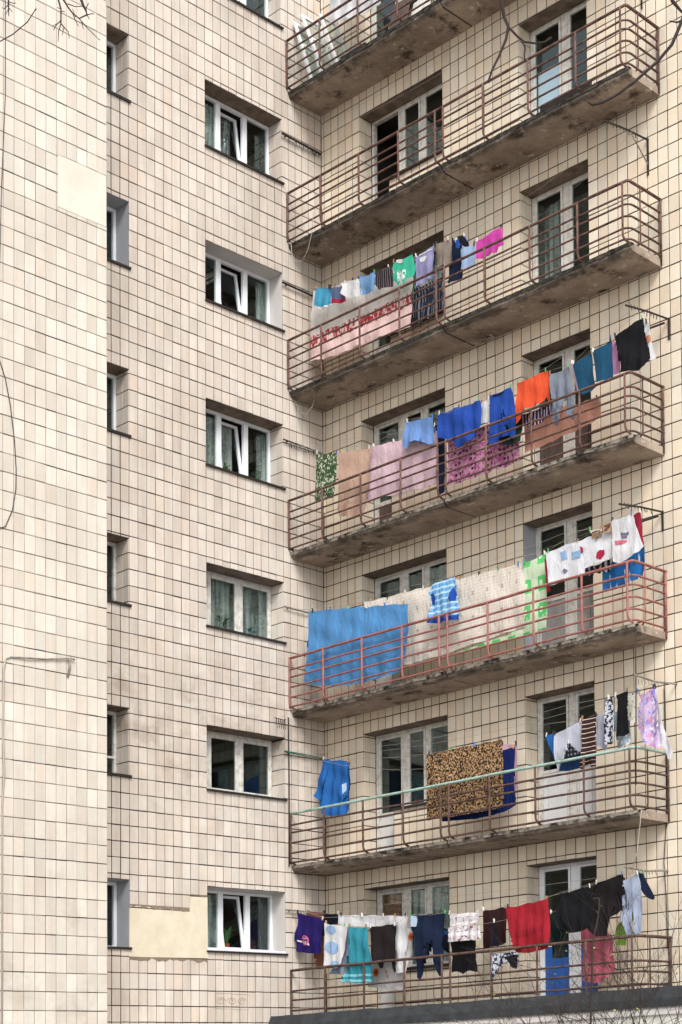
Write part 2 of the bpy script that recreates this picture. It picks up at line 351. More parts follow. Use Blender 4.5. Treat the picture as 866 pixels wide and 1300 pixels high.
for i in range(0, len(open_R), 3):
    dr, wn_, d2 = open_R[i:i+3]; k = i // 3
    reveals(wr, PR, dr, .45, 1, 0, 4, 4, skipr=True); reveals(wr, PR, wn_, .45, 1, 0, 4, 4, skipl=True)
    wr.cur = 4; wr.quad((RX[1],MD,dr[2]), (RX[1],MD,wn_[2]), (RX[1],.45,wn_[2]), (RX[1],.45,dr[2])); wr.cur = 0
    reveals(wr, PR, d2, .45, 1, 3 if k == 2 else 0, 4, 4)
wallR = wr.build('wall', WM, BLD); tag(wallR, 'warm cream tiled wall behind the balconies')
wt = MB(); wt.quad((P1-MD, -14, -3), (P1-MD, YE+.0, -3), (P1-MD, YE, ZT), (P1-MD, -14, ZT))
wt.quad((P1-MD, YE, -3), (-.5, YE, -3), (-.5, YE, ZT), (P1-MD, YE, ZT))
wt.quad((P1-MD, -14, -3), (-8, -14, -3), (-8, -14, ZT), (P1-MD, -14, ZT))
wallT = wt.build('wall', M['mortar_tower'], BLD); tag(wallT, 'brighter blank tiled wall of the tower projecting at the left')
wallR2 = MB().quad((18.39,MD,-3),(18.39,8.7,-3),(18.39,8.7,ZT),(18.39,MD,ZT)).build('end_wall', M['plaster_white'], BLD)
# plaster patches where tiles fell off (kept free of tiles)
patch_L = [(-4.81, -3.44, 1.53, 2.36), (-3.44, -3.035, 1.53, 2.65)]
patch_T = [(-7.52, YE, 13.2, 14.04)]
pm = MB().add([(-.002+.0, y, z) for y, z in ((-4.825,1.52),(-3.02,1.545),(-3.03,2.655),(-3.44,2.645),(-3.445,2.372),(-4.82,2.372))] + [(-.02, y, z) for y, z in ((-4.825,1.52),(-3.02,1.545),(-3.03,2.655),(-3.44,2.645),(-3.445,2.372),(-4.82,2.372))],
   [(0,1,2,3,4,5)] + [(i, (i+1)%6, (i+1)%6+6, i+6) for i in range(6)])
pm.build('plaster_patch', M['patch_cream'], wallL)
pt = MB().box(P1-.02, P1-.001, -7.52, YE-.012, 13.2, 14.04); pt.build('plaster_patch', M['patch_pale'], wallT)
cm = MB()
random.seed(5)
def ragged(mb, x, ya, yb, z, h, n):          # a rough cement lip along a patch edge
    ys = [ya + (yb-ya)*i/n for i in range(n+1)]
    top = [(x, y, z) for y in ys]; bot = [(x, y, z - h*(.3+random.random())) for y in ys]; bk = [(x-.012, y, z) for y in ys]; bb = [(x-.012, p[1], p[2]) for p in bot]
    for i in range(n): mb.add([top[i], top[i+1], bot[i+1], bot[i], bk[i], bk[i+1], bb[i+1], bb[i]], [(0,1,2,3), (3,2,6,7), (0,4,5,1)])
for a_ in ((-4.82, -3.03, 1.525, .06, 22), (-4.82, -3.46, 2.44, .06, 18), (-3.44, -3.04, 2.69, .05, 6)):
    cm = MB(); ragged(cm, .003, *a_); cm.build('cement_lip', M['cement'], wallL)
# columns and courses of tiles
def span(a, b, n): return [a + (b-a)*i/n for i in range(n)]
colsL = [-1.075 - .1965*i for i in range(10)][::-1]
colsL = [YE-.05] + [-4.82 - .197*i for i in range(8)][::-1] + span(-4.82, -3.03, 9)[1:] + span(-3.03, -1.075, 10) + span(-1.075, 0, 6) + [0 + .001]
colsL = sorted(set(round(v, 4) for v in colsL)); 
rowsL = span(20.9, 16.974, 13) + span(16.974, 14.362, 9) + span(14.362, 10.642, 13) + span(10.642, 8.023, 9) + span(8.023, 3.236, 17) + span(3.236, .383, 10) + [.383 - .2885*i for i in range(12)]
rowsL = sorted(rowsL)
colsR = [.001] + [1.04 - .1925*i for i in range(1, 6)][::-1] + span(1.04, 3.15, 11) + span(3.15, 4.93, 9) + span(4.93, 6.40, 7) + [6.40 + .2*i for i in range(61)]
rowsR = [12.364 + .288*i for i in range(1, 30)] + span(12.364, 10.633, 6) + span(10.633, 9.168, 5) + span(9.168, 7.471, 6) + span(7.471, 6.064, 5) + span(6.064, 4.643, 5) + span(4.643, 2.957, 6) + span(2.957, 1.509, 5) + [1.509 - .288*i for i in range(16)]
rowsR = sorted(v for v in rowsR if v < ZT)
colsT = [YE - .2*i for i in range(38)][::-1]
rowsT = sorted([.47 + .2943*i for i in range(-11, 70) if .47 + .2943*i < ZT])
CP = Vector((23.215, -23.386, -.84))
def proj(p):
    d = Vector(p) - CP; z = d.dot(fw); return (433.12 + 2166.78*d.dot(rt)/z, 1294.5 - 2166.78*d.dot(up)/z)
def cutrect(r, ops):
    out = [r]
    for a, b, c, d in ops:
        nx = []
        for (u0, u1, z0, z1) in out:
            if u1 <= a or u0 >= b or z1 <= c or z0 >= d: nx.append((u0,u1,z0,z1)); continue
            if u0 < a: nx.append((u0, a, z0, z1))
            if u1 > b: nx.append((b, u1, z0, z1))
            m0, m1 = max(u0, a), min(u1, b)
            if z0 < c: nx.append((m0, m1, z0, c))
            if z1 > d: nx.append((m0, m1, d, z1))
        out = nx
    return [q for q in out if q[1]-q[0] > .03 and q[3]-q[2] > .03]
def tile_geo(P, u0, u1, z0, z1, pr, bev=.004):
    # 8 back/front corners, chamfered towards the joint
    vs = [P(u0,MD+.004,z0),P(u1,MD+.004,z0),P(u1,MD+.004,z1),P(u0,MD+.004,z1), P(u0,.003-pr,z0),P(u1,.003-pr,z0),P(u1,.003-pr,z1),P(u0,.003-pr,z1),
          P(u0+bev,-pr,z0+bev),P(u1-bev,-pr,z0+bev),P(u1-bev,-pr,z1-bev),P(u0+bev,-pr,z1-bev)]
    fs = [(8,9,10,11)]
    for i in range(4): j = (i+1) % 4; fs += [(i,j,4+j,4+i), (4+i,4+j,8+j,8+i)]
    return vs, fs
def lay_tiles(P, cols, rows, ops, gu, gz, mat, mati, parent, inframe, nmax=300):
    cells = []
    for a, b in zip(cols, cols[1:]):
        for c, d in zip(rows, rows[1:]):
            for q in cutrect((a, b, c, d), ops):
                full = q == (a, b, c, d)
                cells.append((q, full))
    sc = []
    for i, (q, full) in enumerate(cells):
        cs = [proj(W(*P(u, 0, z))) for u, z in ((q[0],q[2]),(q[1],q[2]),(q[1],q[3]),(q[0],q[3]))]
        ar = abs(sum(cs[j][0]*cs[(j+1)%4][1] - cs[(j+1)%4][0]*cs[j][1] for j in range(4)))/2
        cx = sum(p_[0] for p_ in cs)/4; cy = sum(p_[1] for p_ in cs)/4
        ok = inframe(cx, cy)
        sc.append((ar if ok and full else -1, i))
    sc.sort(reverse=True); single = {i for a, i in sc[:nmax] if a > 0}
    cache = {}; rest = MB()
    for i, (q, full) in enumerate(cells):
        w = q[1]-q[0]; h = q[3]-q[2]; hu, hz = gu/2, gz/2
        pr = random.uniform(-.001, .003); du, dz_ = random.uniform(-.002,.002), random.uniform(-.003,.003)
        if i in single:
            key = (round(w, 3), round(h, 3))
            if key not in cache:
                vs, fs = tile_geo(P, hu, w-hu, hz, h-hz, 0)
                o0 = Vector(P(0,0,0)); vs = [Vector(v) - o0 for v in vs]
                me = bpy.data.meshes.new('tile'); me.from_pydata([(v.x, v.y, v.z + SH*(v.x+v.y)) for v in vs], [], fs); me.materials.append(mat); cache[key] = me
            o = bpy.data.objects.new('tile', cache[key]); COL.objects.link(o); o.parent = parent
            o.location = W(*P(q[0]+du, -pr, q[2]+dz_)) - PL[parent.name]
        else:
            vs, fs = tile_geo(P, q[0]+hu+du, q[1]-hu+du, q[2]+hz+dz_, q[3]-hz+dz_, pr); rest.add(vs, fs)
    return rest
inF = lambda x, y: 0 < x < 866 and 0 < y < 1300
random.seed(11)
rest = lay_tiles(PLm, colsL, rowsL, open_L + patch_L, .013, .017, M['tile_left'], M['tile_left_i'], wallL, lambda x, y: inF(x, y) and x > 138)
# jamb tiles of the left wall windows (right-hand jamb, facing the camera)
for o in open_L:
    k = int(o[3] // 3)
    if k in (0, 4): continue
    zs = [z for z in rowsL if o[2] < z < o[3]]; zs = [o[2]] + zs + [o[3]]
    for c, d in zip(zs, zs[1:]):
        if d - c < .04: continue
        for a, b in ((.0, .17), (.17, .35)):
            vs, fs = tile_geo(lambda u, dd, z: (-u, o[1] + dd - .011 , z), a+.006, b-.004, c+.008, d-.008, 0); rest.add(vs, fs)
r_ = rest.build('tile_field', M['tile_left_i'], wallL); tag(r_, kind='stuff')
rest = lay_tiles(PR, colsR, rowsR, open_R, .016, .018, M['tile_right'], M['tile_right_i'], wallR, inF)
for i in range(0, len(open_R), 3):
    dr, wn_, d2 = open_R[i:i+3]
    for o in (dr, d2):
        if o is d2 and i == 6: continue
        zs = [o[2]] + [z for z in rowsR if o[2] < z < o[3]] + [o[3]]
        for c, d in zip(zs, zs[1:]):
            if d - c < .04: continue
            for a, b in ((.0, .16), (.16, .33)):
                vs, fs = tile_geo(lambda u, dd, z: (o[0] - dd + .011, u, z), a+.006, b-.004, c+.008, d-.008, 0); rest.add(vs, fs)
r_ = rest.build('tile_field', M['tile_right_i'], wallR); tag(r_, kind='stuff')
rest = lay_tiles(PT_, colsT, rowsT, patch_T, .010, .014, M['tile_tower'], M['tile_tower_i'], wallT, lambda x, y: inF(x, y) and x < 140)
r_ = rest.build('tile_field', M['tile_tower_i'], wallT); tag(r_, kind='stuff')
side = MB(); us = [P1 - .2*i for i in range(9)]
for a, b in zip(us[1:], us):
    for c, d in zip(rowsT, rowsT[1:]):
        vs, fs = tile_geo(lambda u, dd, z: (u, YE - dd, z), max(a, .002)+.004, b-.004-(.012 if b == P1 else 0), c+.006, d-.006, random.uniform(0, .002)); side.add(vs, fs)
tag(side.build('tile_field', M['tile_tower_i'], wallT), kind='stuff')
# a few joints on the tower opened up dark
random.seed(3)
dj = MB()
for r in random.sample(range(len(rowsT)), 26):
    y0 = random.uniform(-9.2, -7.6); y1 = min(YE-.03, y0 + random.uniform(.5, 2.4)); z = rowsT[r]
    if 13.1 < z < 14.1: y1 = min(y1, -7.55)
    if y1 > y0: dj.box(P1-.006, P1-.0008, y0, y1, z-.007, z+.006)
tag(dj.build('open_joint', M['dark_joint'], wallT), kind='stuff')
dj = MB()
for r in random.sample(range(len(rowsL)), 40):
    y0 = random.uniform(-5.2, -1.5); y1 = min(-.02, y0 + random.uniform(.5, 2.2)); z = rowsL[r]
    for o in open_L:
        if o[2]-.03 < z < o[3]+.03: y1 = min(y1, -3.1) if y0 < -3.1 else y1; y0 = max(y0, -4.8)
    if y1 <= y0 or (y0 > -3.1 and any(o[2]-.02 < z < o[3]+.02 for o in open_L if o[0] == LWY[0])): continue
    if any(a < (y0+y1)/2 < b and c-.05 < z < d+.05 for a,b,c,d in patch_L): continue
    dj.box(-.006, -.0008, y0, y1, z-.007, z+.006)
for k in range(6):
    for u in (-5.017, -5.214):
        dj.box(-.006, -.0006, u-.009, u+.009, 3*k-.145, 3*k+1.66)
tag(dj.build('open_joint', M['dark_joint'], wallL), kind='stuff')
# faint scroll scratched on the lowest tiles of the left wall
sc_ = MB()
def scroll(cy, cz, r, n=20, turns=1.6, sgn=1):
    return [(.002, cy + sgn*r*(1-i/n*.75)*math.cos(i/n*turns*6.28), cz + r*.6*(1-i/n*.75)*math.sin(i/n*turns*6.28)) for i in range(n+1)]
for cy, s_ in ((-2.72, 1), (-2.45, -1), (-2.2, 1)): sc_.tube(scroll(cy, .775, .12, sgn=s_), .006, 4)
sc_.tube([(.002,-2.86,.64),(.002,-2.03,.62),(.002,-2.0,.9),(.002,-2.86,.92),(.002,-2.86,.64)], .004, 4)
sc_.build('scratched_scroll', plain('scratch', lin('a8957f'), .9, .1), wallL)
# ---------------------------------------------------------------- windows
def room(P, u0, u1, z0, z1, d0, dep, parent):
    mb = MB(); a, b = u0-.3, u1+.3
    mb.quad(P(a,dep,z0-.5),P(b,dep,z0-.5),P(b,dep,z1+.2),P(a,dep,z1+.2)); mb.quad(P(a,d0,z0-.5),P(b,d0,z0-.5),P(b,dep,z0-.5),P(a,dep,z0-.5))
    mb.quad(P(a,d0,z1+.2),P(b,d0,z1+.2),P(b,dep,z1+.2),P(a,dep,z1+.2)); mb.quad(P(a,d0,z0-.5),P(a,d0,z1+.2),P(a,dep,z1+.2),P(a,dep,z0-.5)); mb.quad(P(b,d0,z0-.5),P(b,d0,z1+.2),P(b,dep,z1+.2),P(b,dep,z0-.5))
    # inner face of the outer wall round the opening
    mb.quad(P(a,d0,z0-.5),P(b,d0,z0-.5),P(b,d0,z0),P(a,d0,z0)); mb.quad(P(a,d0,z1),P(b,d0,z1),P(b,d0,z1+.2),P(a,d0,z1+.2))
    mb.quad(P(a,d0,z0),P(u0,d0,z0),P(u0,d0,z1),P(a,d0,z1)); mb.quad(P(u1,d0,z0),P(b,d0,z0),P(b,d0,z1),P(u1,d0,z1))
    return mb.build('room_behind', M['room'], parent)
def pbox(mb, P, u0, u1, d0, d1, z0, z1):
    A = P(u0, d0, z0); B = P(u1, d1, z1); return mb.box(A[0], B[0], A[1], B[1], A[2], B[2])
def ring(P, u0, u1, z0, z1, w, d0, d1, wb=None):
    mb = MB(); wb = w if wb is None else wb
    pbox(mb,P,u0,u0+w,d0,d1,z0,z1); pbox(mb,P,u1-w,u1,d0,d1,z0,z1); pbox(mb,P,u0+w,u1-w,d0,d1,z0,z0+wb); pbox(mb,P,u0+w,u1-w,d0,d1,z1-w,z1); return mb
def pane(P, u0, u1, z0, z1, d, parent, mat='glass'):
    mb = MB(); pbox(mb, P, u0, u1, d, d+.006, z0, z1); return mb.build('pane', M[mat], parent)
def curtain(P, u0, u1, z0, z1, d, parent, mat='lace_curtain', n=34, seed=0):
    mb = MB(); vs = []; random.seed(seed); ph = random.random()*6
    for i in range(n+1):
        u = u0 + (u1-u0)*i/n; dd = d + .014*math.sin(i*1.25+ph) + .010*math.sin(i*.53+ph*2)
        vs += [P(u, dd, z0), P(u, dd*1.0+.006, z1)]
    mb.add(vs, [(2*i, 2*i+2, 2*i+3, 2*i+1) for i in range(n)]); return mb.build('curtain', M[mat], parent, smooth=True)
def plant(x, y, z, h, label, seed, n=16, spread=.16):
    random.seed(seed); root = empty('potted_plant', (x, y, z)); tag(root, label, 'potted plant')
    mb = MB(); 
    mb.tube([(x,y,z),(x,y,z+.09)], [.045,.06], 10); mb.build('pot', M['rust_door'], root)
    lf = MB()
    for i in range(n):
        a = random.random()*6.28; s_ = spread*(.4+random.random()*.8); hh = h*(.4+.6*random.random()); w = .012+.012*random.random()
        dx, dy = math.cos(a), math.sin(a); px, py = -dy*w, dx*w
        pts = [(x, y, z+.08), (x+dx*s_*.4, y+dy*s_*.4, z+.08+hh*.75), (x+dx*s_, y+dy*s_, z+.08+hh*.85*(1 if i%2 else .8))]
        v = []
        for j, q in enumerate(pts): f_ = (0.5, 1, .1)[j]; v += [(q[0]+px*f_, q[1]+py*f_, q[2]), (q[0]-px*f_, q[1]-py*f_, q[2])]
        lf.add(v, [(0,2,3,1),(2,4,5,3)])
    lf.build('leaves', M['plant'], root)
def window_wide(k):
    zb, zt = 3*k+LWB[k], 3*k+LWT[k]; a, b = LWY; ww = empty('window', (-.35, a, zb), BLD)
    modern = k in (0, 3, 4, 5, 6)
    tag(ww, 'three-part white plastic window with its middle sash tilted open' if modern else 'old two-part white wooden window')
    if modern:
        fr = ring(PLm, a+.002, b-.002, zb+.002, zt-.002, .055, .35, .42); pbox(fr,PLm,-2.455,-2.34,.347,.417,zb+.057,zt-.057); pbox(fr,PLm,-1.773,-1.661,.347,.417,zb+.057,zt-.057)
        fr.build('frame', M['pvc'], ww, bevel=.006)
        pane(PLm, a+.05, -2.45, zb+.05, zt-.05, .38, ww); pane(PLm, -1.665, b-.05, zb+.05, zt-.05, .38, ww)
        # tilted sash: hinged at the bottom, leaning into the room
        s0, s1, c0, c1 = -2.335, -1.778, zb+.06, zt-.06; tl = .16
        def PS(u, d, z): return (-(.36 + d + tl*(z-c0)/(c1-c0)), u, z)
        sm = MB()
        for (u0,u1,z0,z1) in ((s0,s0+.055,c0,c1),(s1-.055,s1,c0,c1),(s0+.055,s1-.055,c0,c0+.055),(s0+.055,s1-.055,c1-.055,c1)):
            sm.add([PS(u0,0,z0),PS(u1,0,z0),PS(u1,0,z1),PS(u0,0,z1),PS(u0,.05,z0),PS(u1,.05,z0),PS(u1,.05,z1),PS(u0,.05,z1)], [(0,1,2,3),(4,7,6,5),(0,4,5,1),(1,5,6,2),(2,6,7,3),(3,7,4,0)])
        sa = sm.build('sash', M['pvc'], ww, bevel=.005)
        gm = MB().add([PS(s0+.05,.02,c0+.05),PS(s1-.05,.02,c0+.05),PS(s1-.05,.02,c1-.05),PS(s0+.05,.02,c1-.05)], [(0,1,2,3)]); gm.build('sash_pane', M['glass'], ww)
    else:
        fr = ring(PLm, a+.002, b-.002, zb+.002, zt-.002, .06, .35, .44); pbox(fr,PLm,-1.98,-1.87,.352,.44,zb+.06,zt-.06); pbox(fr,PLm,-2.97,-2.69,.352,.44,zb+.06,zt-.06); fr.build('frame', M['old_white'], ww, bevel=.006)
        for u0, u1 in ((-2.70, -1.95), (-1.90, b-.03)):
            ring(PLm, u0, u1, zb+.04, zt-.05, .075, .335, .375).build('sash', M['old_white'], ww, bevel=.006); pane(PLm, u0+.07, u1-.07, zb+.11, zt-.12, .35, ww)
    sl_ = MB(); sl_.add([PLm(a-.02,.35,zb+.03),PLm(b+.035,.35,zb+.03),PLm(b+.035,-.04,zb-.0),PLm(a-.02,-.04,zb-.0),PLm(a-.02,.35,zb-.01),PLm(b+.035,.35,zb-.01),PLm(b+.035,-.04,zb-.035),PLm(a-.02,-.04,zb-.035)], [(0,1,2,3),(4,7,6,5),(0,4,5,1),(1,5,6,2),(2,6,7,3),(3,7,4,0)])
    sl_.build('sill', M['sill'], ww)
    if k == 0:
        s2 = MB(); pbox(s2, PLm, a+.003, b-.003, .3, .36, zb+.02, zb+.09); pbox(s2, PLm, a, b-.003, .0, .05, zb+.004, zb+.05); s2.build('sill_board', M['pvc'], ww)
    if k == 2: curtain(PLm, -2.9, b-.02, zb+.05, zt-.08, .47, ww, seed=k)
    if k in (0, 3, 5): curtain(PLm, -2.9, -2.35, zb+.05, zt-.08, .47, ww, seed=k+5)
    if k in (3, 5): curtain(PLm, -2.15, -1.85, zb+.05, zt-.08, .62, ww, seed=k+20)
    if k in (3, 4): curtain(PLm, -1.33, -1.10, zb+.05, zt-.08, .47, ww, seed=k+31)
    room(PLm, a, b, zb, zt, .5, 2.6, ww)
for k in range(7): window_wide(k)
def window_narrow(k):
    zb, zt = 3*k+1.67, 3*k+2.855; a, b = NWY; ww = empty('window', (-.35, a, zb), BLD)
    mt = 'pvc' if k in (0, 4, 5, 3) else 'old_white'
    tag(ww, 'narrow stair window half hidden behind the tower edge')
    fr = ring(PLm, a+.002, b-.002, zb+.002, zt-.002, .06, .35, .42); pbox(fr,PLm,-5.5,-5.4,.347,.417,zb+.06,zt-.06)
    if k in (1,): pbox(fr,PLm,-5.4,b-.06,.352,.41,zb+.35,zb+.39)
    fr.build('frame', M[mt], ww, bevel=.006); pane(PLm, a+.05, b-.05, zb+.05, zt-.05, .38, ww)
    s2 = MB(); pbox(s2, PLm, a-.02, b+.03, -.035, .35, zb-.03, zb+.012); s2.build('sill', M['sill'], ww)
    room(PLm, a, b, zb, zt, .5, 2.4, ww)
for k in range(6): window_narrow(k)
def door_group(k):
    z0, zt = 3*k+SLB[k]+.13, 3*k+ROT[k]; sill = 3*k+SILL
    fm = M['old_white'] if k != 0 else M['pvc']
    g1 = empty('balcony_window', (RX[0], .33, z0), BLD); tag(g1, 'balcony door joined to a two-light window with weathered white frames')
    fr = MB(); P = PR
    pbox(fr,P,RX[0]+.02,RX[0]+.075,.33,.43,z0,zt-.003); pbox(fr,P,1.755,1.88,.327,.43,z0,zt-.003)
    pbox(fr,P,RX[0]+.075,1.755,.33,.43,zt-.05,zt-.003)
    pbox(fr,P,1.88,RX[2]-.02,.33,.43,zt-.05,zt-.003); pbox(fr,P,1.88,RX[2]-.02,.33,.43,sill,sill+.05); pbox(fr,P,2.33,2.41,.327,.43,sill+.05,zt-.05); pbox(fr,P,RX[2]-.06,RX[2]-.02,.33,.43,sill+.05,zt-.05)
    fm = M['old_white']; fr.build('frame', fm, g1, bevel=.006)
    if k != 5:
        dm = ring(P, RX[0]+.08, 1.75, z0+.01, zt-.055, .055, .335, .385); pbox(dm,P,RX[0]+.135,1.695,.337,.38,sill-.05,sill+.03)
        d_ = dm.build('door', fm, g1, bevel=.005); pane(P, RX[0]+.125, 1.705, sill+.02, zt-.10, .355, g1)
        pn = MB(); 
        for i in range(4): pbox(pn,P,RX[0]+.135+i*.13+.002,RX[0]+.135+(i+1)*.13-.002,.345,.375,z0+.08,sill-.05)
        pn.build('door_panel', M['brown_wood'] if k == 3 else M['rust_door'] if k == 6 else M['white_board'], g1)
    for a, b in ((1.885, 2.325), (2.415, RX[2]-.062)):
        ring(P, a, b, sill+.052, zt-.052, .045, .318, .36).build('sash', fm, g1, bevel=.005); pane(P, a+.04, b-.04, sill+.092, zt-.092, .335, g1)
    s2 = MB(); pbox(s2, P, RX[1]-.02, RX[2]+.03, -.05, .33, sill-.03, sill+.012); s2.build('sill', M['sill'], g1)
    if k == 0: curtain(P, 1.06, 1.72, z0+.2, zt-.1, .44, g1, 'brown_curtain', seed=3)
    if k == 0: curtain(P, 1.9, 3.1, z0+.95, zt-.1, .42, g1, seed=5)
    if k in (2, 4): curtain(P, 2.2, 3.1, z0+.95, zt-.1, .42, g1, seed=k+9)
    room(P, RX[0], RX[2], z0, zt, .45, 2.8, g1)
    fm = M['old_white'] if k != 0 else M['pvc']
    g2 = empty('balcony_door', (RX[3], .33, z0), BLD)
    pz = {0: 1.45, 1: 1.48, 2: 1.49, 3: 1.45, 4: .62, 5: .50, 6: 1.4}[k] + 3*k
    tag(g2, {0: 'white double balcony door with bright blue lower panels', 1: 'double balcony door with white boarded lower panels', 2: 'double balcony door with grey boarded lower panels', 3: 'double balcony door with dark brown boarded lower panels', 4: 'glazed double balcony door', 5: 'glazed balcony door with a pale blue sheet standing in for reflected sky', 6: 'balcony door of the topmost storey'}[k])
    fr = MB(); pbox(fr,P,RX[3]+.01,RX[3]+.075,.33,.43,z0,zt-.003); pbox(fr,P,5.63,5.77,.327,.43,z0,zt-.003); pbox(fr,P,RX[4]-.06,RX[4]-.003,.33,.43,z0,zt-.003)
    pbox(fr,P,RX[3]+.075,5.63,.33,.43,zt-.05,zt-.003); pbox(fr,P,5.77,RX[4]-.06,.33,.43,zt-.05,zt-.003); pbox(fr,P,RX[3]+.075,5.63,.33,.43,z0,z0+.05); pbox(fr,P,5.77,RX[4]-.06,.33,.43,z0,z0+.05)
    fr.build('frame', fm, g2, bevel=.006)
    pm_ = {0: 'blue_panel', 1: 'white_board', 2: 'grey_wood', 3: 'brown_wood'}.get(k, 'old_white')
    for a, b in ((RX[3]+.08, 5.62), (5.78, RX[4]-.065)):
        dm = ring(P, a, b, z0+.055, zt-.055, .045, .318, .37); pbox(dm,P,a+.05,b-.05,.32,.366,pz,pz+.06); dm.build('door_leaf', fm if k != 0 or a > 5.7 else fm, g2, bevel=.005)
        pane(P, a+.04, b-.04, pz+.055, zt-.095, .34, g2)
        n = 1 if k == 0 else 5; w_ = (b-a-.10)/n
        if pz - z0 > .25:
            for i in range(n):
                pn = MB(); pbox(pn,P,a+.05+i*w_+.003,a+.05+(i+1)*w_-.003,.33+.004*(i%2),.36,z0+.10,pz); pn.build('board', M[pm_], g2)
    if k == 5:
        bl = MB(); pbox(bl, P, 5.06, 5.60, .40, .405, z0+.15, 3*k+2.05); bl.build('sky_reflection', M['blue_sky_reflection'], g2)  # sheet behind the glass standing in for the sky's reflection
    if k in (4,): curtain(P, 5.0, 5.35, z0+.1, zt-.1, .6, g2, seed=k)
    th = MB(); pbox(th, P, RX[3], RX[4], -.02, .33, z0-.02, z0+.02); th.build('threshold', M['plaster_white'] if k == 4 else M['cement'], g2)
    room(P, RX[3], RX[4], z0, zt, .45, 2.8, g2)
for k in range(7): door_group(k)
# ---------------------------------------------------------------- balconies
POSTX = [.03, .93, 1.93, 2.92, 3.80, 3.99, 4.90, 5.88, 6.87, 7.76]
RY = -.965; XE = 7.86
OFFS = [1.12, .90, .755, .56, .365, .185]
def slab(x0, x1, zb, parent, seed, edge):
    th = .125; n = max(8, int((x1-x0)/.07)); vs = []; D = -.885
    def nz(i, j, s_): return noise.noise(Vector((x0 + i*.07*3.1, j*1.7 + seed*9.1, s_)))
    for i in range(n+1):
        x = x0 + (x1-x0)*i/n
        e1 = .03*nz(i,0,.3) + .018*nz(i*3,1,.7); e2 = .022*nz(i,2,.9)
        vs += [(x, 0.006, zb), (x, D*.5, zb+.004*nz(i,5,.1)), (x, D+.05+e1, zb+.004), (x, D+.008+e2, zb+.035+.6*e1), (x, D+.002+.5*e2, zb+th-.012), (x, D+.02+e1*.5, zb+th+.004+.5*e2), (x, .006, zb+th)]
    fs = []
    for i in range(n):
        for j in range(6): fs.append((i*7+j, i*7+j+1, (i+1)*7+j+1, (i+1)*7+j))
        fs.append((i*7+6, i*7, (i+1)*7, (i+1)*7+6))
    fs.append(tuple(range(7))[::-1]); fs.append(tuple(n*7+j for j in range(7)))
    MB().add(vs, fs).build('slab', M['slab'], parent)
    # flashing and crumbling screed along the top of the front edge
    vs = []; fs = []
    for i in range(n*2+1):
        x = x0 + (x1-x0)*i/(n*2); a = abs(nz(i*1.3,7,.2)); b = nz(i*2.7,8,.4); h = .04 + .035*a + .012*b
        vs += [(x, D-.010-.006*b, zb+th-h), (x, D-.014-.008*a, zb+th+.008+.012*a), (x, D+.09+.03*b, zb+th+.014), (x, D+.05, zb+th-h*.5)]
    for i in range(n*2):
        for j in range(4): fs.append((i*4+j, i*4+(j+1)%4, (i+1)*4+(j+1)%4, (i+1)*4+j))
    fs.append((0,1,2,3)); fs.append(tuple(n*8+j for j in (3,2,1,0)))
    MB().add(vs, fs).build('edge_screed', edge, parent)
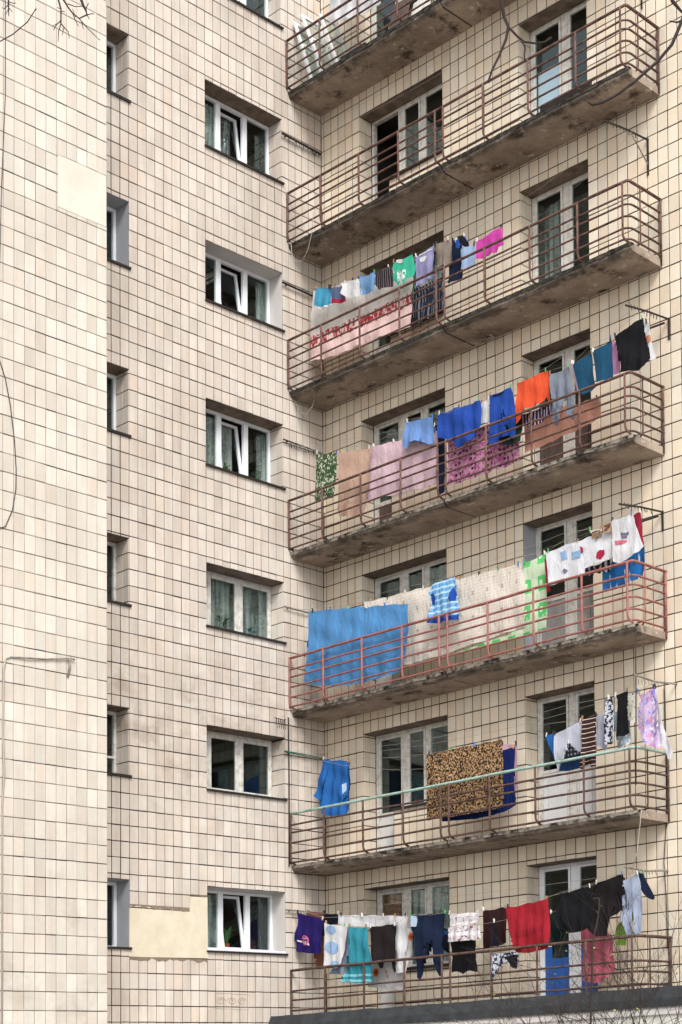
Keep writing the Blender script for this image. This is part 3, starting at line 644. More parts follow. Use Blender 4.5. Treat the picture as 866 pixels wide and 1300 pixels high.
def balcony(k):
    zb = 3*k + SLB[k]; B_ = empty('balcony', (0, 0, zb), BLD)
    rm = {2: M['red_paint'], 1: M['rust_dark'], 0: M['rust_dark']}.get(k, M['rail_brown'])
    tag(B_, {0: 'lowest balcony rail standing on the flat annexe roof', 1: 'balcony with a pale green bar added along its rail', 2: 'balcony with reddish painted rail', 3: 'balcony with brown rail and orange sweatshirt above', 4: 'balcony with brown rail and white bedspread above', 5: 'empty balcony with brown rail', 6: 'topmost balcony in view holding old window sashes'}[k])
    if k > 0:
        edge = M['slab_edge_pale'] if k in (1, 2, 3) else M['slab_edge']
        slab(.004, 3.87, zb, B_, k, edge); slab(3.91, XE-.0, zb, B_, k+10, edge)
        st = MB()   # dark filler strip in the gap between the two slabs
        for i in range(8):
            x = 3.89 + random.uniform(-.03, .03); 
        st.box(3.872, 3.908, -.80, 0, zb+.02, zb+.11); st.build('joint', M['dark_joint'], B_)
    offs = OFFS if k else [1.12, .73, .56, .36]
    for j, of in enumerate(offs):
        z = zb + of; random.seed(k*10+j); mb = MB()
        topr = j == 0
        r = .026 if topr else .0185
        wob = lambda x: .010*noise.noise(Vector((x*.9, k*3+j, 0))) + (.018*noise.noise(Vector((x*.35, k*5+j*2, 3))))
        x_ = .0; pts = []
        while x_ < XE-.2: pts.append((x_, RY+.02 + wob(x_)*.5, z + wob(x_))); x_ += .3
        if topr: pts += [(XE-.02, RY+.02, z), (XE, RY+.05, z), (XE, -.45, z+.004), (XE, -.01, z)]
        else:
            cr = .13; pts += [(XE-cr, RY+.02, z)] + [(XE-cr+cr*math.sin(a), RY+.02+cr-cr*math.cos(a), z) for a in (.4,.8,1.2,1.571)] + [(XE, -.4, z+.003), (XE, -.01, z)]
        mt_ = rm
        if k == 1 and topr: mt_ = M['pale_green']; r = .026
        mb.tube(pts, r, 6); ob = mb.build('rail_bar', mt_, B_, smooth=True)
    hgt = offs[0]
    for i, x in enumerate(POSTX):
        top = zb + hgt - .01; b0 = zb + .125
        pts = [(x, RY, top), (x, RY, b0+.16), (x+.006, RY+.005, b0+.10), (x+.03, RY+.035, b0+.045), (x+.06, RY+.08, b0+.012), (x+.07, RY+.13, b0-.01)]
        mb = MB(); mb.tube(pts, .020, 6)
        if i == 4 or i == 5: pass
        mb.build('post', rm, B_, smooth=True)
    for y in (-.62, -.035):
        pts = [(XE+.004, y, zb+hgt-.01), (XE+.004, y, zb+.28), (XE-.0, y-.008, zb+.2), (XE-.04, y-.02, zb+.15), (XE-.1, y-.03, zb+.12)]
        if y > -.1: pts = [(XE+.004, y, zb+hgt+.02), (XE+.004, y, zb+.02)]
        MB().tube(pts, .0155 if y < -.1 else .022, 6).build('post', rm, B_, smooth=True)
    MB().tube([(.035,-.02,zb+hgt-.03),(.035,-.02,zb+.13)], .014, 6).build('post', rm, B_, smooth=True)
    return B_
for k in range(7): balcony(k)
# ---------------------------------------------------------------- annexe with flat roof under the lowest rail
AN = empty('annexe', (6, -.75, -2.5)); tag(AN, 'low white annexe with a dark flat roof edge under the lowest rail', 'annexe')
mb = MB(); n = 130; vs = []; fs = []
for i in range(n+1):
    x = .004 + 18.6*i/n; e = .018*noise.noise(Vector((x*2.2, 0, 1))) + .010*noise.noise(Vector((x*9, 0, 2)))
    vs += [(x, -1.48, .205+e*.5), (x, -1.56-e, .20+e*.6), (x, -1.55, .33+e), (x, -1.47, .505+e*.9), (x, -.98, .44), (x, -.0, .46)]
for i in range(n):
    for j in range(5): fs.append((i*6+j, i*6+j+1, (i+1)*6+j+1, (i+1)*6+j))
fs.append(tuple(range(6))); fs.append(tuple(n*6+j for j in range(6))[::-1])
MB().add(vs, fs).build('roof', M['roofing'], AN)
MB().box(.004, 18.5, -1.5, -.02, -2.9, .2).build('wall', M['render'], AN)
MB().box(.004, 18.55, -1.53, -1.5, .08, .17).build('fascia', M['plaster_white'], AN)
GARMENTS = [
('sheet', 'white sheet hanging at the very top over the highest balcony', 'sheet', 6, 0.7, 'white', 0.02, [(0.918, 20.97), (2.355, 20.846), (2.279, 19.162), (1.836, 19.177), (1.386, 19.299), (0.926, 19.423)], []),
('bedspread', 'long white bedspread with a red flowered border hanging low behind a brown balcony rail', 'bedspread', 4, 0.55, 'spread', 0.02, [(0.325, 14.498), (2.881, 14.109), (2.856, 13.258), (2.826, 12.94), (2.079, 12.987), (1.019, 13.027), (0.191, 13.165), (0.251, 13.626)], []),
('towel', 'small turquoise towel with a white hem, leftmost on the line above the white bedspread', 'towel', 4, 0.8, 'turquoise', 0.02, [(0.62, 14.367), (1.003, 14.257), (1.072, 13.865), (0.727, 13.925), (0.588, 14.008)], [('hem', 'white', [(0.588, 14.039), (0.727, 13.957), (1.072, 13.899), (1.072, 13.865), (0.727, 13.925), (0.588, 14.008)])]),
('briefs', 'grey-blue briefs with a red band between the turquoise towel and a white t-shirt', 'briefs', 4, 0.8, 'slate', 0.02, [(1.014, 14.24), (1.362, 14.168), (1.43, 13.831), (1.216, 13.875), (1.04, 13.929)], [('trim', 'crimson', [(1.041, 14.02), (1.217, 13.948), (1.424, 13.912), (1.43, 13.831), (1.216, 13.875), (1.04, 13.929)])]),
('t_shirt', 'small white t-shirt hanging above the white bedspread between grey-blue briefs and a pale blue top', 't-shirt', 4, 0.8, 'white', 0.02, [(1.398, 14.181), (1.769, 14.138), (1.843, 13.803), (1.519, 13.839), (1.314, 14.015)], []),
('t_shirt', 'pale blue t-shirt hanging above the bedspread beside a dark striped top', 't-shirt', 4, 0.8, 'paleblue', 0.025, [(1.797, 14.141), (2.168, 14.123), (2.156, 13.897), (2.13, 13.778), (1.801, 13.818), (1.819, 13.953)], []),
('striped_top', "dark brown top with thin pale stripes next to the bright green child's shirt", 'top', 4, 0.8, 'darkstripe', 0.02, [(2.185, 14.098), (2.527, 14.094), (2.62, 13.996), (2.624, 13.691), (2.455, 13.726), (2.251, 13.761), (2.142, 13.914)], []),
('child_shirt', "bright green child's shirt with white print and spread sleeves", 'shirt', 4, 0.8, 'green', 0.015, [(2.622, 14.135), (3.112, 14.093), (3.159, 13.825), (3.108, 13.694), (2.959, 13.722), (2.908, 13.615), (2.725, 13.668), (2.709, 13.724), (2.625, 13.792), (2.593, 13.905), (2.667, 13.924), (2.604, 14.028)], [('print', 'printmix', [(2.734, 13.93), (2.941, 13.88), (2.947, 13.777), (2.872, 13.623), (2.748, 13.665), (2.74, 13.814)]), ('print', 'white', [(2.703, 14.143), (2.78, 14.145), (2.863, 14.122), (2.889, 14.037), (2.813, 14.047), (2.729, 14.088)])]),
('t_shirt', 'lavender blue t-shirt with a white printed motif across its chest', 't-shirt', 4, 0.8, 'lavender', 0.02, [(3.17, 14.043), (3.627, 14.072), (3.637, 13.561), (3.669, 13.488), (3.459, 13.514), (3.164, 13.495)], [('print', 'white', [(3.284, 13.963), (3.35, 13.972), (3.35, 13.952), (3.415, 13.963), (3.463, 13.93), (3.45, 13.878), (3.381, 13.865), (3.3, 13.895)]), ('print', 'white', [(3.269, 14.057), (3.594, 14.023), (3.594, 14.005), (3.269, 14.027)])]),
('shawl', 'taupe cloth bunched over the line beside the lavender t-shirt', 'cloth', 4, 0.78, 'taupe', 0.04, [(3.642, 14.086), (3.94, 14.097), (3.976, 13.948), (4.022, 13.796), (3.988, 13.612), (3.797, 13.645), (3.637, 13.63), (3.623, 13.808)], []),
('trousers', 'dark navy trousers hanging half folded behind blue socks', 'trousers', 4, 0.7, 'navy', 0.03, [(3.956, 14.057), (4.108, 14.061), (4.175, 13.852), (4.138, 13.327), (3.852, 13.331), (3.805, 13.372), (3.905, 13.706)], []),
('socks', 'bunch of bright blue and black socks clipped over the navy trousers', 'socks', 4, 0.82, 'royalb', 0.03, [(4.137, 13.948), (4.341, 13.993), (4.425, 13.767), (4.4, 13.728), (4.276, 13.823), (4.251, 13.771), (4.151, 13.809)], [('sock', 'blackc', [(4.222, 14.009), (4.325, 13.999), (4.425, 13.767), (4.4, 13.733), (4.308, 13.811), (4.252, 13.881)])]),
('shorts', 'light blue faded denim shorts next to the magenta towel', 'shorts', 4, 0.8, 'palejean', 0.02, [(4.234, 13.796), (4.554, 13.762), (4.559, 13.397), (4.411, 13.403), (4.255, 13.399)], []),
('towel', 'magenta pink towel folded over the right end of the line', 'towel', 4, 0.8, 'magenta', 0.015, [(4.585, 13.786), (5.164, 13.832), (5.19, 13.5), (5.085, 13.503), (5.023, 13.43), (4.842, 13.437), (4.75, 13.416), (4.603, 13.453), (4.581, 13.643)], []),
('hanging_cloth', 'dark cloth with grey stripes hanging low beside the bedspread', 'cloth', 4, 0.2, 'greystripe', 0.02, [(2.598, 13.837), (3.33, 13.829), (3.323, 13.175), (2.926, 13.16), (2.523, 13.144)], []),
('towel', 'green and cream patterned towel hanging leftmost on its line', 'towel', 3, 0.8, 'greenpat', 0.01, [(0.611, 11.182), (1.166, 11.034), (1.139, 10.644), (1.064, 10.198), (0.555, 10.264)], []),
('sheet', 'beige sheet hanging long between the green patterned towel and a pale pink sheet', 'sheet', 3, 0.8, 'beige', 0.015, [(1.214, 11.003), (2.032, 10.887), (1.989, 10.238), (1.814, 9.708), (1.51, 9.725), (1.218, 9.812), (1.157, 9.948)], []),
('sheet', 'wide pale pink sheet next to the beige sheet', 'sheet', 3, 0.7, 'palepink', 0.015, [(1.948, 10.944), (3.584, 10.776), (3.551, 9.801), (2.386, 9.9), (1.837, 9.962)], []),
('t_shirt', 'periwinkle blue t-shirt hanging upside down over the pale pink sheet', 't-shirt', 3, 0.85, 'peri', 0.025, [(2.959, 11.072), (3.61, 10.976), (3.583, 10.509), (3.506, 10.499), (3.454, 10.53), (3.196, 10.671), (3.02, 10.639), (2.954, 10.576), (2.879, 10.63), (2.889, 10.744)], []),
('trousers', 'narrow navy trouser leg showing between the pink sheet and the pink flowered cloth', 'trousers', 3, 0.6, 'navy', 0.01, [(3.412, 10.919), (3.649, 10.947), (3.634, 9.67), (3.505, 9.639), (3.482, 10.205)], []),
('pullover', 'royal blue pullover hung by its hem with a pointed lower edge', 'pullover', 3, 0.85, 'royal', 0.03, [(3.712, 10.982), (4.696, 10.936), (4.691, 10.494), (4.536, 10.373), (4.35, 10.259), (4.163, 10.252), (4.07, 10.388), (3.708, 10.567)], []),
('cloth', 'small white cloth between the royal blue pullover and blue trousers', 'cloth', 3, 0.75, 'white', 0.01, [(4.622, 10.925), (4.797, 10.955), (4.776, 10.554), (4.624, 10.552)], []),
('trousers', 'pair of royal blue trousers with a dark gap between the legs', 'trousers', 3, 0.85, 'royal', 0.02, [(4.885, 10.949), (5.372, 10.946), (5.428, 10.745), (5.455, 10.501), (5.449, 10.08), (5.346, 10.087), (5.284, 10.317), (5.205, 10.625), (5.13, 10.6), (5.108, 10.086), (4.874, 10.095)], [('waistband', 'navy', [(4.969, 10.93), (5.238, 10.934), (5.238, 10.903), (4.983, 10.894)])]),
('flowered_sheet', 'pink and maroon flowered sheet low behind the rail under the blue washing', 'sheet', 3, 0.6, 'pinkflower', 0.02, [(3.701, 10.706), (5.3, 10.425), (5.323, 9.944), (5.336, 9.751), (4.628, 9.735), (4.164, 9.742), (3.754, 9.745)], []),
('sweatshirt', 'bright orange sweatshirt hung with its sleeves hanging down', 'sweatshirt', 3, 0.85, 'orange', 0.03, [(5.49, 10.972), (6.127, 11.003), (6.167, 10.793), (6.208, 10.411), (6.134, 10.445), (6.093, 10.562), (5.992, 10.489), (5.586, 10.462), (5.556, 10.354), (5.452, 10.279), (5.455, 10.548)], []),
('briefs', 'dark purple briefs with white stripes below the orange sweatshirt', 'briefs', 3, 0.65, 'purplestripe', 0.01, [(5.4, 10.5), (6.056, 10.499), (6.054, 10.302), (5.805, 10.237), (5.573, 10.248), (5.427, 10.327)], []),
('shirt', 'dark green checked shirt showing below the royal blue trousers', 'shirt', 3, 0.72, 'darkgreen', 0.02, [(4.982, 10.775), (5.454, 10.465), (5.496, 10.288), (5.449, 10.019), (5.093, 10.052), (4.974, 10.181)], []),
('sweatpants', 'grey sweatpants with two separate legs hanging beside the orange sweatshirt', 'trousers', 3, 0.85, 'grey', 0.03, [(6.178, 10.91), (6.586, 10.921), (6.632, 10.605), (6.647, 10.326), (6.699, 10.037), (6.662, 9.997), (6.615, 10.016), (6.547, 10.105), (6.489, 10.329), (6.468, 10.438), (6.434, 10.392), (6.403, 10.218), (6.392, 9.992), (6.307, 9.998), (6.232, 10.062), (6.247, 10.357), (6.188, 10.606)], []),
('towel', 'dark teal towel beside the grey sweatpants, left of two alike', 'towel', 3, 0.85, 'teal', 0.012, [(6.656, 10.928), (7.034, 10.994), (7.065, 10.694), (7.107, 10.398), (6.855, 10.353), (6.779, 10.399), (6.695, 10.722)], []),
('towel', 'dark teal towel nearest the black shirt, right of two alike', 'towel', 3, 0.85, 'teal', 0.012, [(7.056, 11.009), (7.426, 11.076), (7.443, 10.752), (7.457, 10.445), (7.143, 10.466), (7.093, 10.73)], []),
('cloth', 'narrow lilac pink cloth between the right teal towel and the black shirt', 'cloth', 3, 0.75, 'lilac', 0.02, [(7.338, 11.153), (7.47, 11.037), (7.533, 10.818), (7.502, 10.537), (7.395, 10.526)], []),
('cloth', 'slim pale pink cloth peeping out left of the left teal towel', 'cloth', 3, 0.8, 'palepink', 0.01, [(6.578, 10.968), (6.639, 10.982), (6.686, 10.739), (6.75, 10.433), (6.709, 10.457), (6.643, 10.661)], []),
('shirt', 'large black shirt pulled into a slant at the right end of the line', 'shirt', 3, 0.85, 'blackc', 0.025, [(7.488, 11.107), (8.037, 11.247), (8.076, 10.942), (8.141, 10.634), (8.147, 10.544), (8.003, 10.404), (7.925, 10.413), (7.717, 10.462), (7.611, 10.474), (7.653, 10.639), (7.552, 10.917)], []),
('blouse', 'thin white blouse with an orange patch behind the black shirt', 'blouse', 3, 0.6, 'white', 0.02, [(7.886, 11.304), (7.989, 11.246), (8.025, 11.034), (8.048, 10.87), (8.096, 10.622), (8.018, 10.603), (7.956, 10.768), (7.894, 11.011)], [('patch', 'orangepale', [(7.926, 11.034), (8.025, 11.034), (8.044, 10.916), (7.957, 10.878), (7.919, 10.947)])]),
('sheet', 'salmon pink sheet hanging low behind the rail under the teal towels', 'sheet', 3, 0.45, 'salmon', 0.015, [(5.331, 10.532), (6.913, 10.413), (6.918, 10.074), (6.523, 9.993), (5.831, 9.954), (5.349, 9.909)], []),
('sheet', 'large sky blue sheet stretched across the left end of the red-painted rail', 'sheet', 2, 0.85, 'sky', 0.022, [(0.448, 8.184), (2.964, 7.774), (2.985, 7.315), (2.894, 6.842), (2.841, 6.569), (2.146, 6.551), (1.348, 6.574), (0.966, 6.658), (0.465, 6.765), (0.342, 6.836), (0.403, 7.425)], []),
('sheet', 'long cream sheet with small grey motifs behind the blue sheet', 'sheet', 2, 0.6, 'creammark', 0.015, [(1.67, 8.128), (5.432, 7.975), (5.417, 6.867), (4.955, 6.843), (3.521, 6.749), (2.787, 6.739), (1.669, 6.857)], []),
('duvet_cover', 'bright green and white squared duvet cover next to the cream sheet', 'duvet cover', 2, 0.62, 'greensquare', 0.012, [(5.404, 7.955), (5.884, 8.007), (5.887, 7.375), (5.896, 6.724), (5.671, 6.714), (5.261, 6.707), (4.601, 6.713), (3.856, 6.721), (4.479, 6.762), (5.41, 6.828)], []),
('dress', 'light blue checked dress with dark blue pockets and hem', 'dress', 2, 0.85, 'bluecheck', 0.025, [(3.579, 7.992), (4.079, 7.987), (4.085, 7.671), (4.13, 7.44), (4.175, 7.227), (3.669, 7.252), (3.448, 7.299), (3.515, 7.576), (3.489, 7.844)], [('pocket', 'royal', [(3.518, 7.8), (3.587, 7.803), (3.625, 7.701), (3.594, 7.603), (3.526, 7.619)]), ('pocket', 'royal', [(4.038, 7.811), (4.099, 7.668), (4.06, 7.574), (3.973, 7.567), (3.925, 7.633)]), ('hem', 'royal', [(3.459, 7.383), (3.67, 7.356), (3.864, 7.321), (4.152, 7.317), (4.175, 7.227), (3.669, 7.252), (3.448, 7.299)])]),
('duvet_cover', 'white duvet cover printed with pale blue squares and a red ball', 'duvet cover', 2, 0.8, 'whitefleck', 0.012, [(6.021, 7.958), (7.346, 8.012), (7.357, 7.53), (7.137, 7.516), (6.811, 7.493), (6.815, 7.42), (6.478, 7.39), (6.098, 7.359), (6.059, 7.649)], [('print', 'bluesq', [(6.317, 7.885), (6.457, 7.885), (6.469, 7.734), (6.343, 7.737)]), ('print', 'bluesq', [(6.554, 7.816), (6.747, 7.814), (6.745, 7.701), (6.56, 7.689)]), ('print', 'crimson', [(7.072, 7.689), (7.127, 7.721), (7.207, 7.701), (7.22, 7.631), (7.138, 7.561), (7.058, 7.603)]), ('print', 'crimson', [(6.742, 7.883), (6.794, 7.841), (6.801, 7.767), (6.76, 7.75)]), ('print', 'greydark', [(6.369, 7.553), (6.411, 7.584), (6.466, 7.541), (6.418, 7.5)]), ('print', 'tan', [(6.969, 8.03), (7.051, 8.043), (7.172, 8.001), (7.157, 7.937), (7.076, 7.946), (7.062, 7.883), (7.036, 7.945), (6.976, 7.96)])]),
('sandals', "pair of small beige child's sandals clipped above the printed duvet cover", 'sandals', 2, 0.86, 'tan', 0.01, [(7.221, 8.098), (7.385, 8.112), (7.39, 7.944), (7.307, 7.931), (7.241, 7.971)], [('strap', 'brownc', [(7.256, 8.067), (7.371, 8.093), (7.363, 8.062), (7.274, 8.036)]), ('strap', 'brownc', [(7.255, 7.989), (7.349, 8.066), (7.37, 8.038), (7.294, 7.968)])]),
('hat', 'small cream sun hat with a brown band clipped to the line', 'hat', 2, 0.86, 'creamc', 0.01, [(6.967, 8.074), (7.202, 8.054), (7.209, 7.99), (7.133, 7.982), (6.985, 8.024)], [('band', 'brownc', [(7.012, 8.028), (7.188, 8.022), (7.193, 7.994), (7.039, 7.999)])]),
('t_shirt', 'white t-shirt with a small dark and pink chest print at the right end', 't-shirt', 2, 0.86, 'white', 0.02, [(7.395, 8.121), (7.799, 8.138), (7.861, 7.935), (7.997, 7.549), (7.893, 7.487), (7.736, 7.448), (7.604, 7.414), (7.499, 7.402), (7.42, 7.448), (7.412, 7.783)], [('print', 'greydark', [(7.564, 7.882), (7.612, 7.883), (7.611, 7.855), (7.651, 7.871), (7.664, 7.848), (7.695, 7.867), (7.727, 7.863), (7.716, 7.813), (7.637, 7.824), (7.571, 7.832)]), ('print', 'greydark', [(7.579, 7.821), (7.684, 7.812), (7.683, 7.768), (7.584, 7.78)]), ('print', 'rose', [(7.465, 7.774), (7.675, 7.744), (7.683, 7.711), (7.609, 7.694), (7.477, 7.704)])]),
('cloth', 'crimson cloth hanging in a narrow slant behind the white t-shirt', 'cloth', 2, 0.75, 'crimson', 0.02, [(7.723, 8.148), (7.88, 8.191), (7.897, 7.949), (7.949, 7.628), (7.923, 7.579), (7.81, 7.883)], []),
('cloth', 'narrow crimson strip between the green duvet cover and the printed one', 'cloth', 2, 0.75, 'crimson', 0.01, [(5.973, 7.864), (6.024, 7.863), (6.047, 7.477), (6.068, 7.288), (5.988, 7.295)], []),
('throw', 'bright blue fringed throw with white streaks below the white t-shirt', 'throw', 2, 0.55, 'bluefringe', 0.03, [(7.0, 7.565), (7.814, 7.68), (7.829, 7.278), (7.728, 7.169), (7.384, 7.126), (7.007, 7.129)], []),
('socks', 'row of dark and white baby socks below the printed duvet cover', 'socks', 2, 0.6, 'darkwhite', 0.01, [(6.671, 7.566), (7.212, 7.606), (7.204, 7.417), (7.101, 7.396), (7.047, 7.454), (6.965, 7.405), (6.884, 7.447), (6.801, 7.365), (6.733, 7.437)], []),
('jacket', 'bright blue jacket with a white pocket patch, alone at the left end', 'jacket', 1, 0.45, 'azure', 0.04, [(0.396, 5.406), (1.116, 5.265), (1.1, 4.766), (1.14, 4.448), (1.015, 4.286), (0.828, 4.231), (0.482, 4.314), (0.324, 4.448), (0.294, 4.634), (0.224, 4.704), (0.304, 5.065)], [('sleeve', 'azure', [(0.427, 5.355), (0.534, 5.257), (0.494, 4.991), (0.442, 4.795), (0.453, 4.644), (0.326, 4.616), (0.224, 4.704), (0.303, 5.02)]), ('sleeve', 'azure', [(1.023, 5.261), (1.122, 5.232), (1.1, 4.766), (1.055, 4.616), (0.943, 4.529), (0.894, 4.707), (0.959, 4.966)]), ('patch', 'whiteblue', [(0.933, 4.836), (1.02, 4.868), (1.037, 4.708), (0.956, 4.644)])]),
('blanket', 'large leopard print blanket hanging over the pale green bar', 'blanket', 1, 0.88, 'leopard', 0.01, [(3.399, 4.97), (5.118, 4.963), (5.134, 4.378), (5.147, 3.783), (4.436, 3.775), (3.403, 3.783)], []),
('blanket', 'navy blue blanket showing beside and below the leopard print one', 'blanket', 1, 0.6, 'navyblue', 0.01, [(4.214, 4.884), (5.167, 4.837), (5.151, 4.289), (5.175, 3.841), (4.931, 3.757), (4.293, 3.725), (3.51, 3.776), (3.513, 4.048), (4.206, 4.191)], []),
('cloth', 'narrow pink cloth behind the navy blue blanket', 'cloth', 1, 0.5, 'lightpink', 0.015, [(4.805, 4.967), (5.133, 4.925), (5.12, 4.539), (5.076, 3.899), (5.031, 3.917), (5.01, 4.556), (4.815, 4.586)], []),
('cloth', 'bright blue cloth hanging at the left end beside a pale grey shirt', 'cloth', 1, 0.75, 'azure', 0.01, [(5.957, 4.881), (6.109, 4.912), (6.141, 4.695), (6.151, 4.411), (6.092, 4.476), (6.008, 4.717)], []),
('shirt', 'pale grey shirt hanging wide in front of the balcony door', 'shirt', 1, 0.8, 'palegrey', 0.02, [(6.153, 4.87), (6.723, 5.005), (6.726, 4.481), (6.597, 4.516), (6.479, 4.647), (6.427, 4.642), (6.39, 4.423), (6.286, 4.412), (6.214, 4.226), (6.176, 4.486)], []),
('shorts', 'blue shorts showing below the pale grey shirt', 'shorts', 1, 0.6, 'denimblue', 0.01, [(6.086, 4.665), (6.547, 4.646), (6.542, 4.268), (6.307, 4.262), (6.099, 4.28)], []),
('tie_cloth', 'dark checked cloth folded to a point over the pale grey shirt', 'cloth', 1, 0.82, 'darkcheck', 0.01, [(6.449, 4.664), (6.494, 4.67), (6.696, 4.456), (6.593, 4.417), (6.405, 4.433)], []),
('scarf', 'long brown scarf with thin white stripes', 'scarf', 1, 0.85, 'brownstripe', 0.02, [(6.76, 5.012), (7.047, 5.053), (7.035, 4.729), (7.061, 4.187), (6.961, 4.184), (6.954, 4.439), (6.837, 4.485), (6.799, 4.173), (6.718, 4.199), (6.764, 4.58)], []),
('shirt', 'light grey shirt between the brown striped scarf and black patterned leggings', 'shirt', 1, 0.7, 'palegrey', 0.02, [(6.938, 5.042), (7.113, 5.08), (7.135, 4.731), (7.164, 4.464), (7.064, 4.494), (6.938, 4.57)], []),
('leggings', 'black and white patterned leggings hanging as a narrow strip', 'leggings', 1, 0.85, 'bwpattern', 0.015, [(7.236, 5.25), (7.349, 5.292), (7.384, 5.026), (7.39, 4.519), (7.321, 4.503), (7.238, 4.508), (7.2, 4.591), (7.224, 4.889)], []),
('dress', 'black sleeveless dress hung between patterned leggings and a cream blouse', 'dress', 1, 0.85, 'blackc', 0.01, [(7.414, 5.28), (7.663, 5.329), (7.648, 5.223), (7.654, 4.977), (7.678, 4.634), (7.567, 4.598), (7.43, 4.607), (7.462, 4.93), (7.472, 5.201)], []),
('scarf', 'pale blue and rose patterned scarf below the black dress', 'scarf', 1, 0.7, 'palepattern', 0.015, [(7.272, 5.066), (7.584, 5.038), (7.592, 4.49), (7.461, 4.457), (7.329, 4.445), (7.3, 4.676)], []),
('blouse', 'cream blouse with small dark flowers next to the lilac sheet', 'blouse', 1, 0.8, 'creamflower', 0.015, [(7.627, 5.248), (7.821, 5.285), (7.811, 5.011), (7.795, 4.824), (7.729, 4.754), (7.628, 4.866)], []),
('sheet', 'lilac and pink flowered sheet tapering to the right end of the line', 'sheet', 1, 0.85, 'lilacflower', 0.03, [(7.874, 5.195), (8.164, 5.294), (8.198, 5.015), (8.254, 4.603), (8.271, 4.28), (8.108, 4.333), (8.014, 4.381), (7.921, 4.525), (7.821, 4.704), (7.85, 4.942)], []),
('cloth', 'white cloth trailing in a long tail beside the lilac flowered sheet', 'cloth', 1, 0.7, 'white', 0.02, [(8.064, 5.324), (8.111, 5.294), (8.159, 4.908), (8.249, 4.596), (8.354, 4.337), (8.39, 4.225), (8.357, 4.11), (8.304, 4.126), (8.244, 4.302), (8.167, 4.422)], []),
('t_shirt', 'deep purple t-shirt with a round pink emblem, leftmost above the lowest rail', 't-shirt', 0, 0.88, 'purple', 0.02, [(0.111, 2.478), (0.828, 2.295), (0.783, 2.043), (0.726, 1.665), (0.617, 1.648), (0.326, 1.691), (0.087, 1.728), (0.088, 1.922), (0.044, 1.991), (0.138, 2.229)], [('print', 'white', [(0.125, 1.95), (0.419, 1.874), (0.426, 1.822), (0.136, 1.918)])]),
('cloth', 'rust brown cloth hanging long behind the purple t-shirt', 'cloth', 0, 0.5, 'rust', 0.02, [(-0.054, 2.565), (0.473, 2.449), (0.469, 1.957), (0.453, 1.388), (0.252, 1.389), (0.238, 1.976)], []),
('cloth', 'dark navy cloth hanging between the purple t-shirt and the white line', 'cloth', 0, 0.6, 'navyc', 0.02, [(0.561, 2.436), (0.94, 2.4), (0.938, 2.195), (0.668, 2.206), (0.576, 2.008), (0.449, 2.006)], []),
('dotted_sheet', 'white cloth printed with large pale blue discs', 'cloth', 0, 0.9, 'white', 0.015, [(0.887, 2.204), (1.459, 2.097), (1.404, 1.787), (1.249, 1.371), (1.03, 1.366), (0.852, 1.387)], [('disc', 'bluesq', [(1.181, 2.058), (1.164, 2.014), (1.117, 1.985), (1.053, 1.978), (0.989, 1.996), (0.942, 2.034), (0.925, 2.081), (0.943, 2.125), (0.99, 2.155), (1.054, 2.161), (1.118, 2.143), (1.165, 2.105)]), ('disc', 'bluesq', [(1.231, 1.713), (1.208, 1.654), (1.146, 1.614), (1.06, 1.605), (0.975, 1.628), (0.913, 1.677), (0.89, 1.74), (0.914, 1.799), (0.977, 1.839), (1.062, 1.848), (1.147, 1.825), (1.209, 1.775)]), ('disc', 'bluesq', [(1.214, 1.398), (1.2, 1.362), (1.161, 1.337), (1.108, 1.33), (1.055, 1.344), (1.016, 1.375), (1.002, 1.414), (1.016, 1.451), (1.056, 1.476), (1.109, 1.482), (1.162, 1.468), (1.201, 1.437)])]),
('cloth', 'pale grey-blue cloth behind the teal dress', 'cloth', 0, 0.8, 'greyblue', 0.02, [(1.292, 2.103), (1.432, 2.104), (1.464, 1.786), (1.391, 1.413), (1.214, 1.224), (0.859, 1.262), (1.145, 1.457)], []),
('sheet', 'long plain white cloth doubled along the top of the lowest line', 'sheet', 0, 0.75, 'white', 0.01, [(1.086, 2.348), (2.829, 2.176), (2.827, 2.037), (2.48, 2.044), (1.8, 2.055), (1.349, 2.113), (1.085, 2.17)], []),
('dress', 'turquoise sleeveless dress with pale bands at the hem', 'dress', 0, 0.92, 'tealbright', 0.03, [(1.524, 2.078), (1.968, 2.033), (2.011, 1.836), (2.052, 1.559), (2.095, 1.024), (1.849, 1.015), (1.365, 1.06), (1.43, 1.307), (1.491, 1.528), (1.545, 1.775)], [('band', 'paleteal', [(1.394, 1.209), (2.083, 1.173), (2.089, 1.131), (1.386, 1.164)]), ('band', 'paleteal', [(1.372, 1.11), (2.095, 1.073), (2.095, 1.031), (1.365, 1.065)])]),
('sweater', 'dark brown sweater with one hanging sleeve next to the turquoise dress', 'sweater', 0, 0.92, 'darkbrown', 0.02, [(2.036, 2.027), (2.683, 2.028), (2.645, 1.513), (2.698, 1.167), (2.642, 1.146), (2.576, 1.224), (2.545, 1.398), (2.361, 1.363), (2.326, 1.255), (2.259, 1.259), (2.227, 1.385), (2.092, 1.42), (2.061, 1.732)], []),
('trousers', 'white linen trousers hanging long beside the navy tracksuit bottoms', 'trousers', 0, 0.8, 'white', 0.03, [(2.543, 2.171), (2.88, 2.157), (2.847, 1.837), (2.767, 1.355), (2.748, 1.161), (2.566, 1.144), (2.553, 1.42), (2.522, 1.717)], []),
('sheet', 'white sheet with orange poppies below the dark brown sweater', 'sheet', 0, 0.6, 'poppy', 0.015, [(1.756, 1.392), (2.605, 1.619), (2.583, 1.079), (2.564, 0.846), (2.093, 0.906), (1.683, 0.97)], []),
